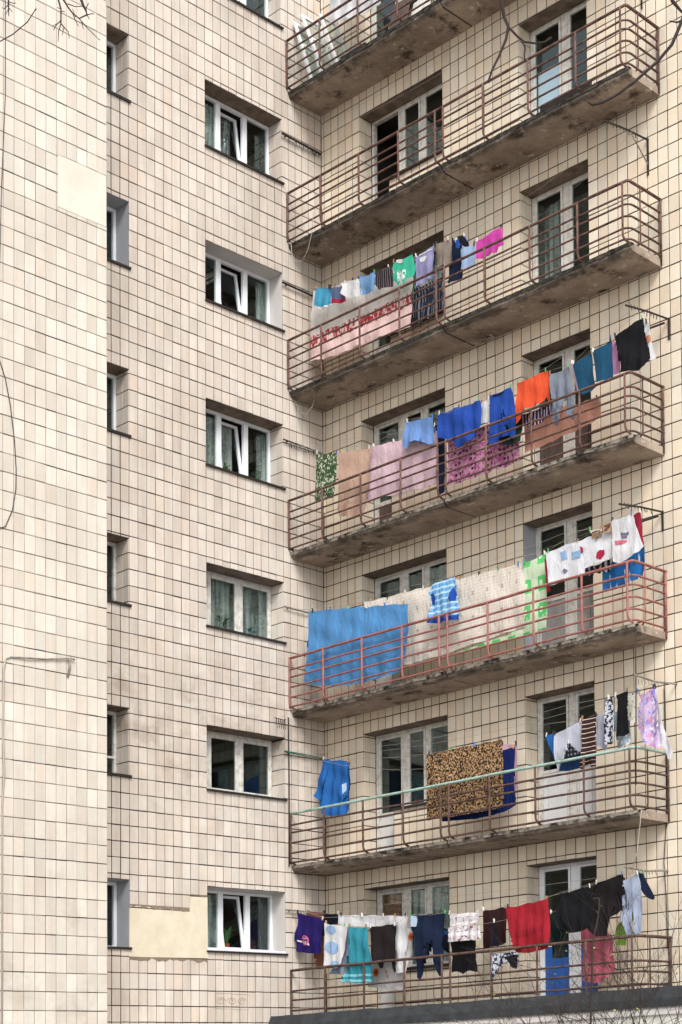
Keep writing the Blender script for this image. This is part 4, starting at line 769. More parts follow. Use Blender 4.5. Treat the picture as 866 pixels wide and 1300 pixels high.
('scarf', 'cream scarf with an orange flower beside the white linen trousers', 'scarf', 0, 0.7, 'poppy', 0.02, [(2.732, 1.962), (2.886, 1.928), (2.878, 1.79), (2.809, 1.453), (2.723, 1.116), (2.684, 1.168), (2.716, 1.656)], []),
('tracksuit_bottoms', 'navy tracksuit bottoms hung by the waist with both legs down', 'trousers', 0, 0.88, 'navy', 0.03, [(2.988, 2.15), (3.847, 2.122), (3.793, 1.991), (3.721, 1.735), (3.708, 1.449), (3.694, 1.02), (3.64, 1.024), (3.533, 1.343), (3.456, 1.613), (3.377, 1.656), (3.312, 1.529), (3.284, 1.314), (3.249, 1.099), (3.177, 0.996), (3.097, 1.037), (3.084, 1.377), (3.072, 1.79), (2.993, 1.943)], []),
('sock', 'pale blue sock clipped over the navy tracksuit bottoms', 'sock', 0, 0.9, 'whiteblue', 0.005, [(3.013, 2.147), (3.191, 2.13), (3.156, 1.927), (3.043, 1.937)], []),
('blouse', 'white lace blouse with maroon dots in two tiers', 'blouse', 0, 0.9, 'lace', 0.02, [(3.905, 2.099), (4.587, 2.062), (4.591, 1.882), (4.457, 1.87), (4.243, 1.85), (4.089, 1.873), (3.934, 1.877)], [('tier', 'lace', [(3.918, 1.855), (4.243, 1.85), (4.608, 1.817), (4.627, 1.598), (4.332, 1.592), (3.899, 1.6)])]),
('skirt', 'black pleated skirt below the lace blouse', 'skirt', 0, 0.8, 'blackc', 0.03, [(3.845, 1.632), (4.432, 1.606), (4.419, 1.325), (4.425, 1.042), (4.303, 1.075), (4.149, 1.026), (3.995, 1.073), (3.87, 1.07), (3.889, 1.366)], []),
('cloth', 'midnight blue cloth between the tracksuit bottoms and the lace blouse', 'cloth', 0, 0.6, 'navyc', 0.02, [(3.47, 1.917), (3.66, 1.859), (3.667, 1.63), (3.655, 1.426), (3.545, 1.495), (3.45, 1.551)], [('stripe', 'denimblue', [(3.47, 1.864), (3.653, 1.824), (3.653, 1.757), (3.469, 1.777)])]),
('blanket', 'dark maroon blanket hanging beside the red towel', 'blanket', 0, 0.5, 'maroon', 0.015, [(4.342, 2.138), (4.878, 2.138), (4.883, 1.804), (4.879, 1.511), (4.593, 1.476), (4.349, 1.46)], []),
('towel', 'bright red bath towel folded over the line', 'towel', 0, 0.88, 'red', 0.02, [(5.176, 2.084), (6.061, 2.145), (6.071, 1.862), (6.083, 1.522), (6.058, 1.31), (5.66, 1.28), (5.342, 1.291), (5.287, 1.544), (5.215, 1.665)], [('fold', 'redfold', [(5.236, 1.652), (5.607, 1.659), (5.95, 1.715), (5.978, 1.644), (5.664, 1.581), (5.316, 1.553), (5.273, 1.568)])]),
('bikini', 'small black and white patterned bikini top hooked on the rail', 'bikini', 0, 0.95, 'bwpattern', 0.01, [(4.898, 1.331), (5.456, 1.303), (5.496, 1.09), (5.423, 1.015), (5.322, 1.045), (5.177, 1.182), (5.089, 1.166), (4.997, 0.942), (4.916, 0.866), (4.91, 1.064)], [('cup', 'blackc', [(5.193, 1.25), (5.455, 1.264), (5.468, 1.092), (5.394, 1.033), (5.308, 1.081)])]),
('sock', 'dark sock hanging in front of the maroon blanket', 'sock', 0, 0.8, 'navyc', 0.01, [(4.812, 1.879), (4.878, 1.88), (4.914, 1.672), (4.941, 1.437), (4.777, 1.462), (4.795, 1.682)], []),
('pullover', 'black long-sleeved pullover, left of the two large black garments', 'pullover', 0, 0.88, 'blackc', 0.02, [(6.286, 2.197), (6.923, 2.276), (6.948, 2.096), (6.939, 1.876), (6.886, 1.593), (6.731, 1.54), (6.581, 1.531), (6.471, 1.53), (6.405, 1.726), (6.38, 1.952), (6.35, 1.775), (6.32, 1.599), (6.223, 1.652), (6.227, 1.944), (6.285, 2.096)], []),
('dress', 'black-brown dress with a wide skirt, right of the two large black garments', 'dress', 0, 0.86, 'blackbrown', 0.03, [(6.998, 2.302), (7.53, 2.398), (7.554, 2.275), (7.59, 2.075), (7.643, 1.798), (7.455, 1.805), (7.296, 1.711), (7.267, 1.56), (7.225, 1.421), (6.999, 1.425), (6.812, 1.601), (6.898, 1.903), (6.955, 2.096)], []),
('cloth', 'dark bottle green cloth hanging before the blue door panel', 'cloth', 0, 0.6, 'bottle', 0.015, [(5.887, 1.938), (6.22, 1.952), (6.242, 1.565), (6.256, 1.161), (5.927, 1.17), (5.904, 1.548)], []),
('towel', 'rose red bath towel hanging low with a rounded lower edge', 'towel', 0, 0.45, 'rose', 0.03, [(6.362, 1.692), (6.843, 1.705), (7.027, 1.376), (7.047, 0.908), (6.965, 0.802), (6.801, 0.713), (6.61, 0.71), (6.446, 0.759), (6.436, 1.064)], []),
('jeans', 'pale grey-blue jeans hanging with both legs down', 'jeans', 0, 0.85, 'greyjean', 0.02, [(7.542, 2.277), (7.814, 2.389), (7.857, 2.178), (7.904, 1.882), (7.882, 1.635), (7.858, 1.411), (7.742, 1.406), (7.733, 1.649), (7.71, 1.868), (7.696, 1.956), (7.671, 1.872), (7.686, 1.653), (7.703, 1.392), (7.56, 1.387), (7.479, 1.716), (7.592, 1.814), (7.588, 2.054)], []),
('jeans', 'dark blue denim shorts at the far right end of the lowest line', 'shorts', 0, 0.8, 'denimdark', 0.02, [(7.774, 2.396), (7.895, 2.361), (7.952, 2.236), (8.093, 1.962), (8.062, 1.918), (7.973, 1.953), (7.91, 2.013), (7.835, 2.119)], []),
('bag', 'lime green plastic bag hanging below the pale jeans', 'bag', 0, 0.6, 'lime', 0.03, [(7.216, 1.576), (7.537, 1.854), (7.567, 1.72), (7.48, 1.552), (7.394, 1.384), (7.371, 1.265), (7.207, 1.279), (7.188, 1.446)], []),
]
BR = {'R': [[(22.155, -8.301, 11.231, 0.0941), (18.044, -12.228, 9.701, 0.0665), (16.881, -13.289, 8.342, 0.0415), (16.302, -13.822, 7.76, 0.0305), (15.947, -14.136, 7.176, 0.0222), (15.873, -14.189, 6.805, 0.0166), (15.886, -14.168, 6.668, 0.0152), (15.905, -14.146, 6.599, 0.0138), (15.891, -14.155, 6.512, 0.0125), (15.853, -14.186, 6.395, 0.0111), (15.814, -14.218, 6.297, 0.01), (15.794, -14.234, 6.219, 0.0094), (15.799, -14.228, 6.211, 0.0111)], [(15.905, -14.146, 6.599, 0.0125), (15.948, -14.1, 6.531, 0.0111), (15.982, -14.065, 6.491, 0.01), (16.044, -14.003, 6.481, 0.0083), (16.087, -13.963, 6.49, 0.0072), (16.113, -13.939, 6.514, 0.0125), (16.12, -13.932, 6.521, 0.0069)], [(15.968, -14.079, 6.509, 0.0097), (15.985, -14.06, 6.452, 0.0083), (15.979, -14.063, 6.393, 0.0072), (15.981, -14.058, 6.35, 0.0061)], [(21.813, -8.528, 9.278, 0.0831), (17.989, -12.186, 7.941, 0.0471), (17.052, -13.055, 7.128, 0.0277), (16.831, -13.252, 6.777, 0.0166), (16.779, -13.295, 6.631, 0.0152), (16.723, -13.34, 6.465, 0.0138), (16.65, -13.406, 6.349, 0.0133), (16.533, -13.512, 6.213, 0.0127), (16.446, -13.592, 6.125, 0.0125), (16.36, -13.672, 6.062, 0.0125), (16.311, -13.72, 6.048, 0.0125), (16.288, -13.744, 6.066, 0.0097)], [(16.788, -13.287, 6.641, 0.0111), (16.756, -13.317, 6.622, 0.0083), (16.717, -13.355, 6.632, 0.0055)], [(17.052, -13.055, 7.128, 0.0194), (16.855, -13.222, 6.66, 0.0125), (16.781, -13.297, 6.696, 0.0111), (16.75, -13.329, 6.749, 0.0152), (16.736, -13.345, 6.774, 0.0166), (16.728, -13.353, 6.782, 0.0083)]], 'L': [[(13.299, -18.177, 8.241, 0.0406), (13.666, -17.757, 7.112, 0.0254), (13.969, -17.404, 6.078, 0.0102), (14.165, -17.204, 5.903, 0.0056), (14.227, -17.146, 5.949, 0.0056), (14.297, -17.082, 6.028, 0.0056), (14.336, -17.048, 6.107, 0.0051), (14.34, -17.045, 6.112, 0.0102)], [(13.684, -17.77, 7.675, 0.0355), (14.06, -17.357, 6.827, 0.0203), (14.198, -17.194, 6.31, 0.0102), (14.214, -17.171, 6.169, 0.0076), (14.212, -17.169, 6.113, 0.0056), (14.212, -17.167, 6.066, 0.003)], [(14.213, -17.17, 6.141, 0.0046), (14.192, -17.189, 6.113, 0.0038), (14.182, -17.199, 6.123, 0.0025)], [(14.213, -17.17, 6.16, 0.0046), (14.233, -17.151, 6.15, 0.0038), (14.247, -17.137, 6.15, 0.003)], [(14.212, -17.169, 6.113, 0.0038), (14.197, -17.182, 6.076, 0.0025)], [(14.212, -17.17, 6.123, 0.0038), (14.228, -17.152, 6.094, 0.0025)], [(14.06, -17.357, 6.827, 0.0203), (14.323, -17.09, 6.637, 0.0152), (14.432, -16.964, 6.28, 0.0102), (14.442, -16.948, 6.177, 0.0076), (14.454, -16.933, 6.111, 0.0066), (14.451, -16.931, 6.017, 0.0061), (14.463, -16.917, 5.994, 0.0051), (14.483, -16.897, 5.965, 0.0036), (14.487, -16.891, 5.923, 0.0025)], [(14.451, -16.932, 6.036, 0.0051), (14.427, -16.954, 6.003, 0.0041), (14.416, -16.963, 5.975, 0.0025)], [(14.451, -16.931, 6.017, 0.0051), (14.439, -16.94, 5.966, 0.0041), (14.434, -16.941, 5.9, 0.0025)], [(14.448, -16.935, 6.027, 0.0038), (14.41, -16.97, 5.999, 0.0025)], [(14.463, -16.917, 5.994, 0.0036), (14.455, -16.923, 5.942, 0.0025)], [(14.454, -16.933, 6.111, 0.0051), (14.437, -16.95, 6.121, 0.0025)], [(14.457, -16.93, 6.097, 0.0038), (14.473, -16.913, 6.092, 0.0025)], [(14.432, -16.964, 6.28, 0.0102), (14.469, -16.922, 6.167, 0.0076), (14.488, -16.901, 6.12, 0.0071), (14.507, -16.88, 6.083, 0.0066), (14.536, -16.85, 6.049, 0.0066), (14.573, -16.814, 6.073, 0.0081), (14.568, -16.822, 6.105, 0.0102), (14.558, -16.832, 6.129, 0.0114), (14.55, -16.843, 6.167, 0.0127), (14.54, -16.859, 6.279, 0.0152), (14.323, -17.09, 6.637, 0.0178)], [(14.536, -16.85, 6.049, 0.0051), (14.571, -16.812, 5.988, 0.0041), (14.6, -16.782, 5.946, 0.0036), (14.622, -16.758, 5.915, 0.003), (14.624, -16.756, 5.911, 0.0076)], [(14.507, -16.88, 6.083, 0.0051), (14.519, -16.866, 6.036, 0.0038), (14.531, -16.852, 5.998, 0.0025)], [(14.485, -16.905, 6.144, 0.0051), (14.521, -16.868, 6.125, 0.0038), (14.558, -16.832, 6.127, 0.003)], [(14.573, -16.814, 6.073, 0.0051), (14.601, -16.788, 6.08, 0.0041), (14.604, -16.784, 6.076, 0.0051)], [(14.568, -16.822, 6.11, 0.0051), (14.583, -16.81, 6.148, 0.0036)], [(14.57, -16.818, 6.082, 0.0051), (14.583, -16.804, 6.044, 0.003)], [(14.545, -16.84, 6.035, 0.0038), (14.554, -16.829, 5.979, 0.0025)], [(14.519, -16.867, 6.059, 0.0038), (14.507, -16.881, 6.111, 0.0025)]], 'S': [[(8.708, -3.427, -3.332, 0.028), (8.768, -3.496, -1.002, 0.0224), (8.799, -3.519, -0.032, 0.0179), (8.839, -3.525, 0.783, 0.0146), (8.846, -3.53, 1.016, 0.0135), (8.858, -3.527, 1.172, 0.0135), (8.884, -3.51, 1.327, 0.0123), (8.908, -3.493, 1.443, 0.0123), (8.927, -3.483, 1.579, 0.0112), (8.945, -3.472, 1.715, 0.0112), (8.941, -3.481, 1.821, 0.0112)], [(8.941, -3.481, 1.812, 0.009), (8.906, -3.515, 1.816, 0.009), (8.882, -3.538, 1.797, 0.0112)], [(8.945, -3.472, 1.715, 0.0084), (8.979, -3.438, 1.695, 0.0084)], [(8.927, -3.483, 1.579, 0.0084), (8.908, -3.504, 1.637, 0.0112)]]}
# ---------------------------------------------------------------- washing
import re
def poly_cloth(P, d, amp, seed, org, thick=.006, cell=.045, off=0.0, fold=None):
    """cut the outline into a fine grid, hang it in folds, give it thickness"""
    bm = bmesh.new(); vs = [bm.verts.new((x, 0, z)) for x, z in P]
    try: bm.faces.new(vs)
    except ValueError: pass
    xs = [p[0] for p in P]; zs = [p[1] for p in P]; x0, x1, z0, z1 = min(xs), max(xs), min(zs), max(zs)
    bmesh.ops.triangulate(bm, faces=bm.faces[:], ngon_method='EAR_CLIP')
    bmesh.ops.dissolve_limit(bm, angle_limit=.01, verts=bm.verts[:], edges=bm.edges[:]) if False else None
    c = max(cell, (x1-x0)/40)
    n = int((x1-x0)/c)
    for i in range(1, n+1): bmesh.ops.bisect_plane(bm, geom=bm.verts[:]+bm.edges[:]+bm.faces[:], plane_co=(x0+i*(x1-x0)/(n+1), 0, 0), plane_no=(1,0,0), dist=1e-5)
    c = max(.07, (z1-z0)/22); n = int((z1-z0)/c)
    for i in range(1, n+1): bmesh.ops.bisect_plane(bm, geom=bm.verts[:]+bm.edges[:]+bm.faces[:], plane_co=(0, 0, z0+i*(z1-z0)/(n+1)), plane_no=(0,0,1), dist=1e-5)
    dg = [e for e in bm.edges if len(e.link_faces) == 2 and abs(e.verts[0].co.x - e.verts[1].co.x) > 2e-5 and abs(e.verts[0].co.z - e.verts[1].co.z) > 2e-5]
    bmesh.ops.dissolve_edges(bm, edges=dg, use_verts=False)
    bmesh.ops.remove_doubles(bm, verts=bm.verts[:], dist=1e-4)
    bm.normal_update(); bm.verts.index_update()
    V = []; 
    for v in bm.verts:
        x, z = v.co.x, v.co.z; fx, fy, fz = fold(x, z)
        V.append((x + fx, -d + fy - off, z + fz))
    F = [tuple(v.index for v in f.verts) for f in bm.faces]
    # thickness: back sheet and rim
    n = len(V); V += [(a, b + thick, c_) for a, b, c_ in V]; F2 = [tuple(i + n for i in f[::-1]) for f in F]
    rim = []
    for e in bm.edges:
        if len(e.link_faces) == 1:
            l = e.link_loops[0]; a = l.vert.index; b = l.link_loop_next.vert.index; rim.append((b, a, a+n, b+n))
    bm.free()
    mb = MB(); mb.add(V, F + F2)
    used = sorted({i for q in rim for i in q}); mp_ = {v: i for i, v in enumerate(used)}     # the rim keeps its own vertices so that cloth edges stay crisp
    mb.add([V[i] for i in used], [tuple(mp_[i] for i in q) for q in rim]); return mb
def fold_fn(P, amp, seed):
    amp *= 1.3; zs = [p[1] for p in P]; xs = [p[0] for p in P]; z1, z0 = max(zs), min(zs); w = max(xs)-min(xs); h = max(z1-z0, .05)
    lam = .16 + .16*random.random() if w < 1.2 else .34; ph = seed*1.7; ph2 = seed*2.9
    (ax, az), (bx, bz) = P[0], P[1]
    def f(x, z):
        tz = az + (bz-az)*((x-ax)/(bx-ax) if abs(bx-ax) > .05 else 0); t = min(1, max(0, (tz-z)/h))
        q = noise.noise(Vector((x*1.3, z*.7, seed*3.3)))
        y = amp*2.0*noise.noise(Vector((x*1.25/lam + z*.25, z*.8, seed*1.3)))*(.3+.7*t) + amp*.8*(math.sin(6.283*x/lam + ph + 2.2*q + .8*t)*(.25+.75*t) + .5*math.sin(6.283*x/(lam*.47)+ph2+3*q)*(.5 + .5*t)*.7 + .35*math.sin((x*7+z*13)+ph))
        y += .03*noise.noise(Vector((x*2.1+5, z*2.1, seed)))
        fx = .007*noise.noise(Vector((x*9, z*9, seed+.5))) + .007*noise.noise(Vector((x*2, z*4, seed+7.)))*t
        fz = .010*noise.noise(Vector((x*7, z*7, seed+3.5))) - .020*abs(math.sin(3.1416*(x-ax)/.44))*(1-t)**4
        return fx, y, fz
    return f
tops = {}
peg_src = {}
random.seed(21)
def peg(x, y, z, k, c, where, short):
    key = c
    if key not in peg_src:
        mb = MB().box(-.007, .007, -.014, .014, -.035, .038).box(-.004, .004, -.018, -.004, -.03, .04)
        o = mb.build('clothes_peg', PEG[c], shear=False); peg_src[key] = o; first = True
    else:
        o = peg_src[key].copy(); COL.objects.link(o); first = False
    o.location = W(x, y, z+.012); o.rotation_euler = (0, random.uniform(-.25, .25), random.uniform(-.5, .5))
    tag(o, '%s clothes peg %s %s' % (PEGN[c], where, short), 'clothes peg', 'clothes pegs on the washing lines')
GN = {0: 'washing on the lowest line', 1: 'washing over the green-barred balcony', 2: 'washing over the red-painted balcony', 3: 'washing around the orange sweatshirt', 4: 'washing above the white bedspread', 6: 'washing on the topmost balcony'}
for gi, (nm, lab, cat, k, d, mat, amp, P, prts) in enumerate(GARMENTS):
    random.seed(gi+100); ff = fold_fn(P, amp, gi+1.0); org = (P[0][0], -d, P[0][1])
    mb = poly_cloth(P, d, amp, gi, org, fold=ff)
    def lay(o_, m_): pass
    o = mb.build(nm, M[mat], loc=org, smooth=True); tag(o, lab, cat, GN[k])
    for pi, (pn, pm_, PP) in enumerate(prts):
        pb = poly_cloth(PP, d, amp, gi, org, thick=.004, cell=.03, off=(.028 if pn == 'sleeve' else .034 if nm == 'jacket' else .006 + .0012*pi), fold=ff); L = org
        q = pb.build(pn, M[pm_], loc=org, smooth=True); q.parent = o; q.location = (0,0,0)
    if lab.startswith('deep purple'):
        cx, cz, r = .33, 1.925, .088
        def strip(pts, w, mt, nme):
            vs = []; 
            for i, (x, z) in enumerate(pts):
                a = pts[max(0,i-1)]; b = pts[min(len(pts)-1,i+1)]; tx, tz = b[0]-a[0], b[1]-a[1]; l = math.hypot(tx, tz) or 1; nx, nz_ = -tz/l*w, tx/l*w
                for s_ in (1, -1):
                    X, Z = x+nx*s_, z+nz_*s_; fx, fy, fz = ff(X, Z); vs.append((X+fx, -d+fy-.009, Z+fz))
            q = MB().add(vs, [(2*i, 2*i+1, 2*i+3, 2*i+2) for i in range(len(pts)-1)]).build(nme, M[mt], loc=org); q.parent = o; q.location = (0,0,0)
        strip([(cx+r*math.cos(a/16*6.283), cz+r*math.sin(a/16*6.283)) for a in range(17)], .014, 'pinklogo', 'emblem')
        strip([(cx-.05, cz+.045), (cx+.06, cz+.03)], .010, 'white', 'emblem'); strip([(cx-.06, cz), (cx+.04, cz+.005)], .012, 'pinklogo', 'emblem'); strip([(cx-.04, cz-.045), (cx+.055, cz-.02)], .009, 'white', 'emblem'); strip([(cx+.01, cz-.06), (cx+.015, cz+.06)], .009, 'pinklogo', 'emblem')
    (ax, az), (bx, bz) = P[0], P[1]
    if lab.startswith(('dark blue denim shorts', 'bunch')) : pass
    if nm not in ('bag', 'bikini', 'sandals') and not (k == 0 and az < 1.7):
        g = round(d*5)/5
        tops.setdefault(k, {}).setdefault(.88 if d >= .83 else (.76 if d >= .68 else (.58 if d > .5 else .42)), []).extend([(ax, az-3*k), (bx, bz-3*k)])
        short = re.split(r' (?:with|between|hanging|hung|beside|behind|next|above|over|nearest|leftmost|showing|peeping|pulled|clipped|stretched|at|below|in|alone|tapering|trailing|doubled|folded|bunched|low|long|printed|before|on|of the two) |, ', lab)[0]
        short = ' '.join(short.split()[:8]) + {'dark teal towel': ' left' if gi % 2 else ' right'}.get(lab[:15], '')
        npg = max(2, int(abs(bx-ax)/.45)+1)
        if abs(bx-ax) < .12: npg = 1
        for i in range(npg):
            t = (i + .5)/npg if npg == 1 else (.04 + .92*i/(npg-1))
            px_, pz_ = ax+(bx-ax)*t, az+(bz-az)*t; fx, fy, fz = ff(px_, pz_)
            peg(px_+fx, -d+fy*0, pz_+fz, k, random.choice([0,1,2,3,4,3,1]), 'on the' if npg == 1 else ('at the left of the' if i == 0 else ('at the right of the' if i == npg-1 else '%s from the left on the' % ['', 'second', 'third', 'fourth', 'fifth', 'sixth', 'seventh', 'eighth', 'ninth'][i])), short)
# washing lines: a bar on the left wall, an arm on the right wall, wires between
ARM = {0: (7.81, 2.47, 0), 1: (8.03, 2.47, 0), 2: (7.81, 2.34, .30), 3: (7.98, 2.48, .34), 4: (7.62, 2.62, .60), 5: (7.66, 2.6, .55)}
BAR = {0: 2.51, 1: 2.52, 2: 2.30, 3: 2.52, 4: 2.57, 5: 2.49}
for k in range(6):
    xa, za, drop = ARM[k]; za += 3*k; zb = BAR[k] + 3*k
    R_ = empty('washing_line', (xa, 0, za)); tag(R_, 'washing line with bar and wall arm %s' % ['over the lowest rail', 'over the pale green bar', 'over the red-painted balcony rail', 'carrying the orange sweatshirt', 'carrying the white bedspread and small clothes', 'without washing over the empty balcony'][k], 'washing line', 'washing lines along the balconies')
    am = M['black_metal'] if k not in (0, 1) else M['grey_metal']
    MB().tube([(xa, 0, za), (xa-.01, -.6, za-.05), (xa-.02, -1.2, za-.13 if k > 1 else za-.02)], .017, 6).build('arm', am, R_)
    if drop: MB().box(xa-.016, xa+.016, -.022, -.002, za-drop, za+.02).build('wall_plate', am, R_)
    if k in (2, 3): MB().tube([(xa-.02, -.10, za-.08), (xa-.45, -.30, za-.17)], .02, 6).build('brace', am, R_)
    if k == 4: MB().tube([(xa, -.01, za-.42), (xa, -.5, za-.06)], .012, 6).build('brace', M['grey_metal'], R_)
    hk = MB(); random.seed(k)
    for i in range(9):
        y = -.35 - .09*i; zz = za - .05*abs(y)/.6 - .02; hk.tube([(xa-.01, y, zz+.03), (xa-.01+random.uniform(-.02,.02), y+.02, zz-.03-.03*random.random())], .008, 4)
    hk.build('hooks', am, R_)
    bmz = {2: M['grey_metal'], 1: M['green_bar'], 0: M['grey_metal']}.get(k, M['black_metal'])
    MB().tube([(.05, -1.12, zb+.01), (.055, -.5, zb), (.05, -.05, zb-.01)], .022 if k in (1, 4, 5) else .015, 6).build('bar', bmz, R_)
    sp = MB()
    for y in (-1.0, -.25): sp.tube([(0, y, zb), (.05, y, zb)], .014, 5)
    sp.build('bar_holder', bmz, R_)
    if k in (5, 0, 3):
        rg = MB()
        for i in range(26):
            y = -.95 + i*.035; rg.tube([(.05, y, zb), (.06+random.uniform(-.02,.04), y+random.uniform(-.03,.03), zb-.03-.09*random.random())], .007, 4)
        tag(rg.build('knotted_ties', am if k != 0 else M['grey_metal'], R_), kind='stuff')
    for d in (.88, .76, .58, .42, 1.02):
        pts = sorted(tops.get(k, {}).get(d, [])); ends = ((.06, BAR[k]), (xa-.01, ARM[k][1] - .06*d))
        if not pts and not (k == 5 and d in (.88, .58)) and not (k in (2, 3, 4) and d == .42): continue
        med = sorted(z for x, z in pts)[len(pts)//2] if pts else ends[0][1] - .16
        sag = (ends[0][1]+ends[1][1])/2 - med
        mod = lambda x: ends[0][1] + (ends[1][1]-ends[0][1])*(x/xa) - sag*1.15*(1-((x-xa/2)/(xa/2))**2)
        use = []
        for x, z in pts:
            if abs(z+.01-mod(x)) < .16 and (not use or x - use[-1][0] > .1): use.append((x, z+.012))
        line = [ends[0]]
        xs_ = [i*.5 for i in range(1, int(xa/.5))]
        for x in xs_:
            if all(abs(x-u[0]) > .28 for u in use): use.append((x, mod(x)))
        line += sorted(u for u in use if .1 < u[0] < xa-.05) + [ends[1]]
        MB().tube([(x, -d, z+3*k) for x, z in line], .0024, 4).build('wire', M['wire'], R_)
# ---------------------------------------------------------------- things on the balconies and walls
def old_sash(x, y0, y1, h, lean, label):
    zb = 18 + SLB[6] + .13; R_ = empty('old_window_sash', (x, y0, zb)); tag(R_, label, 'window sash', 'old window sashes leaning on the topmost balcony')
    def Q(a, b, z): return (x - lean*(z/h) + b, a, zb + z)
    def bar(y_0, y_1, z_0, z_1, m_, nm, t0=0, t1=.04):
        MB().add([Q(y_0,t0,z_0),Q(y_1,t0,z_0),Q(y_1,t0,z_1),Q(y_0,t0,z_1),Q(y_0,t1,z_0),Q(y_1,t1,z_0),Q(y_1,t1,z_1),Q(y_0,t1,z_1)], [(0,1,2,3),(4,7,6,5),(0,4,5,1),(1,5,6,2),(2,6,7,3),(3,7,4,0)]).build(nm, m_, R_)
    for a, b in ((y0, y0+.07), (y1-.07, y1)): bar(a, b, 0, h, M['white_board'], 'stile')
    for a, b in ((0, .07), (h*.62, h*.62+.05), (h-.07, h)): bar(y0+.07, y1-.07, a, b, M['white_board'], 'rail')
    bar(y0+.065, y1-.065, .065, h-.065, M['glass'], 'pane', .017, .021)
old_sash(.52, -.80, -.36, 1.42, .48, 'white old window sash leaning on the left wall, nearest the rail end')
old_sash(.78, -.72, -.22, 1.55, .62, 'middle white old window sash leaning on the left wall')
old_sash(1.12, -.64, -.16, 1.40, .55, 'rightmost white old window sash of the leaning stack')
z6 = 18 + SLB[6] + .13
def leaning(nm, x0, x1, h, mt, lab, cat, y0=-.30, y1=-.04, th=.03):
    o = MB().add([(x0,y0,z6),(x1,y0,z6),(x1,y1,z6+h),(x0,y1,z6+h),(x0,y0+th,z6),(x1,y0+th,z6),(x1,y1+th,z6+h),(x0,y1+th,z6+h)], [(0,1,2,3),(4,7,6,5),(0,4,5,1),(1,5,6,2),(2,6,7,3),(3,7,4,0)]).build(nm, M[mt], loc=(x0,y0,z6), bevel=.004)
    tag(o, lab, cat); return o
leaning('panel', 1.98, 2.42, 1.15, 'brown_wood', 'dark brown panel leaning on the wall of the topmost balcony', 'panel')
leaning('panel', 2.50, 2.95, .95, 'old_white', 'dirty white panel beside the dark brown one on the topmost balcony', 'panel')
leaning('plank', 1.30, 1.95, .16, 'sill', 'low dark plank at the rail foot of the topmost balcony', 'plank', -.80, -.78)
leaning('plank', 1.42, 1.60, .34, 'grey_metal', 'short pale plank stub standing at the rail foot of the topmost balcony', 'plank', -.74, -.66)
bd = MB().add([(6.02,-.84,15.41),(7.08,-.86,15.40),(7.10,-.86,15.55),(6.04,-.84,15.56),(6.02,-.79,15.41),(7.08,-.81,15.40),(7.10,-.81,15.54),(6.04,-.79,15.55)], [(0,1,2,3),(4,7,6,5),(0,4,5,1),(1,5,6,2),(2,6,7,3),(3,7,4,0)])
o = bd.build('board', M['sill'], loc=(6.02,-.84,15.41), bevel=.008); tag(o, 'dark weathered board on edge behind the rail of the empty balcony', 'board')
def cable(nm, label, pts, r, mat, cat='cable'):
    o = MB().tube(pts, r, 5).build(nm, mat, loc=pts[0], smooth=True); tag(o, label, cat); return o
X1 = P1 + .012
cable('cable', 'thin black cable curving down the far left of the tower wall', [(X1,-8.75,10.75),(X1,-8.63,10.43),(X1,-8.515,10.156),(X1,-8.42,9.75),(X1,-8.345,9.222),(X1,-8.315,8.8),(X1,-8.318,8.494),(X1,-8.38,8.15),(X1,-8.511,7.863),(X1,-8.64,7.80),(X1,-9.2,7.8)], .0075, M['cable'])
cable('cable', 'thin dark cable hanging straight down at the top left of the tower wall', [(X1,-8.52,20.5),(X1,-8.526,16.08),(X1,-8.524,14.59),(X1,-8.56,13.8),(X1,-8.593,13.08),(X1,-8.62,12.0),(X1,-8.75,10.76)], .006, M['cable'])
cd = empty('conduit', (X1,-8.55,2.2)); tag(cd, 'pale bent conduit climbing the tower wall and turning to a small bracket', 'conduit')
MB().tube([(X1,-8.56,-2.4),(X1,-8.56,3.6),(X1+.01,-8.53,4.1),(X1,-8.548,4.6),(X1,-8.54,5.65),(X1,-8.50,5.83),(X1,-8.40,5.87)], .016, 6).build('riser', M['pale_cable'], cd, smooth=True)
MB().tube([(X1,-8.40,5.87),(X1+.02,-8.1,5.90),(X1+.01,-7.8,5.93),(X1+.02,-7.3,6.02),(X1+.02,-7.22,6.01)], .013, 6).build('arm', M['grey_metal'], cd, smooth=True)
MB().tube([(X1+.02,-7.33,6.02),(X1+.02,-7.31,5.9),(X1,-7.34,5.72)], .018, 6).build('bracket', M['grey_metal'], cd, smooth=True)
cable('cable', 'black cable dropping from the red-painted balcony corner past the washing', [(7.885,-.93,6.32),(7.885,-.94,5.4),(7.882,-.95,4.6),(7.88,-.97,3.75)], .011, M['cable'])
cable('cable', 'thin knotted cable down the right wall beside the green-barred balcony', [(7.80,-.02,5.45),(7.805,-.022,4.9),(7.82,-.02,4.3),(7.825,-.02,3.8),(7.80,-.02,3.2),(7.76,-.03,2.6),(7.79,-.02,2.0),(7.80,-.02,1.2)], .008, M['cable'])
cable('rope', 'pale rope hanging from the corner of the green-barred balcony', [(7.93,-.90,3.36),(7.90,-.905,3.1),(7.85,-.92,2.7),(7.78,-.95,2.42)], .007, M['wire'], 'rope')
cable('cable', 'pale cable sagging in a loop under the left end of the empty balcony', [(.10,-.94,15.42),(.12,-.93,15.15),(.22,-.92,14.98),(.38,-.92,14.93),(.55,-.93,15.08),(.68,-.95,15.35),(.74,-.96,15.75)], .007, M['pale_cable'])
cable('cable', 'pale cable looping in the corner under the white bedspread balcony', [(.02,-.80,12.42),(.10,-.75,12.15),(.25,-.70,12.05),(.38,-.65,12.2),(.40,-.6,12.4)], .008, M['pale_cable'])
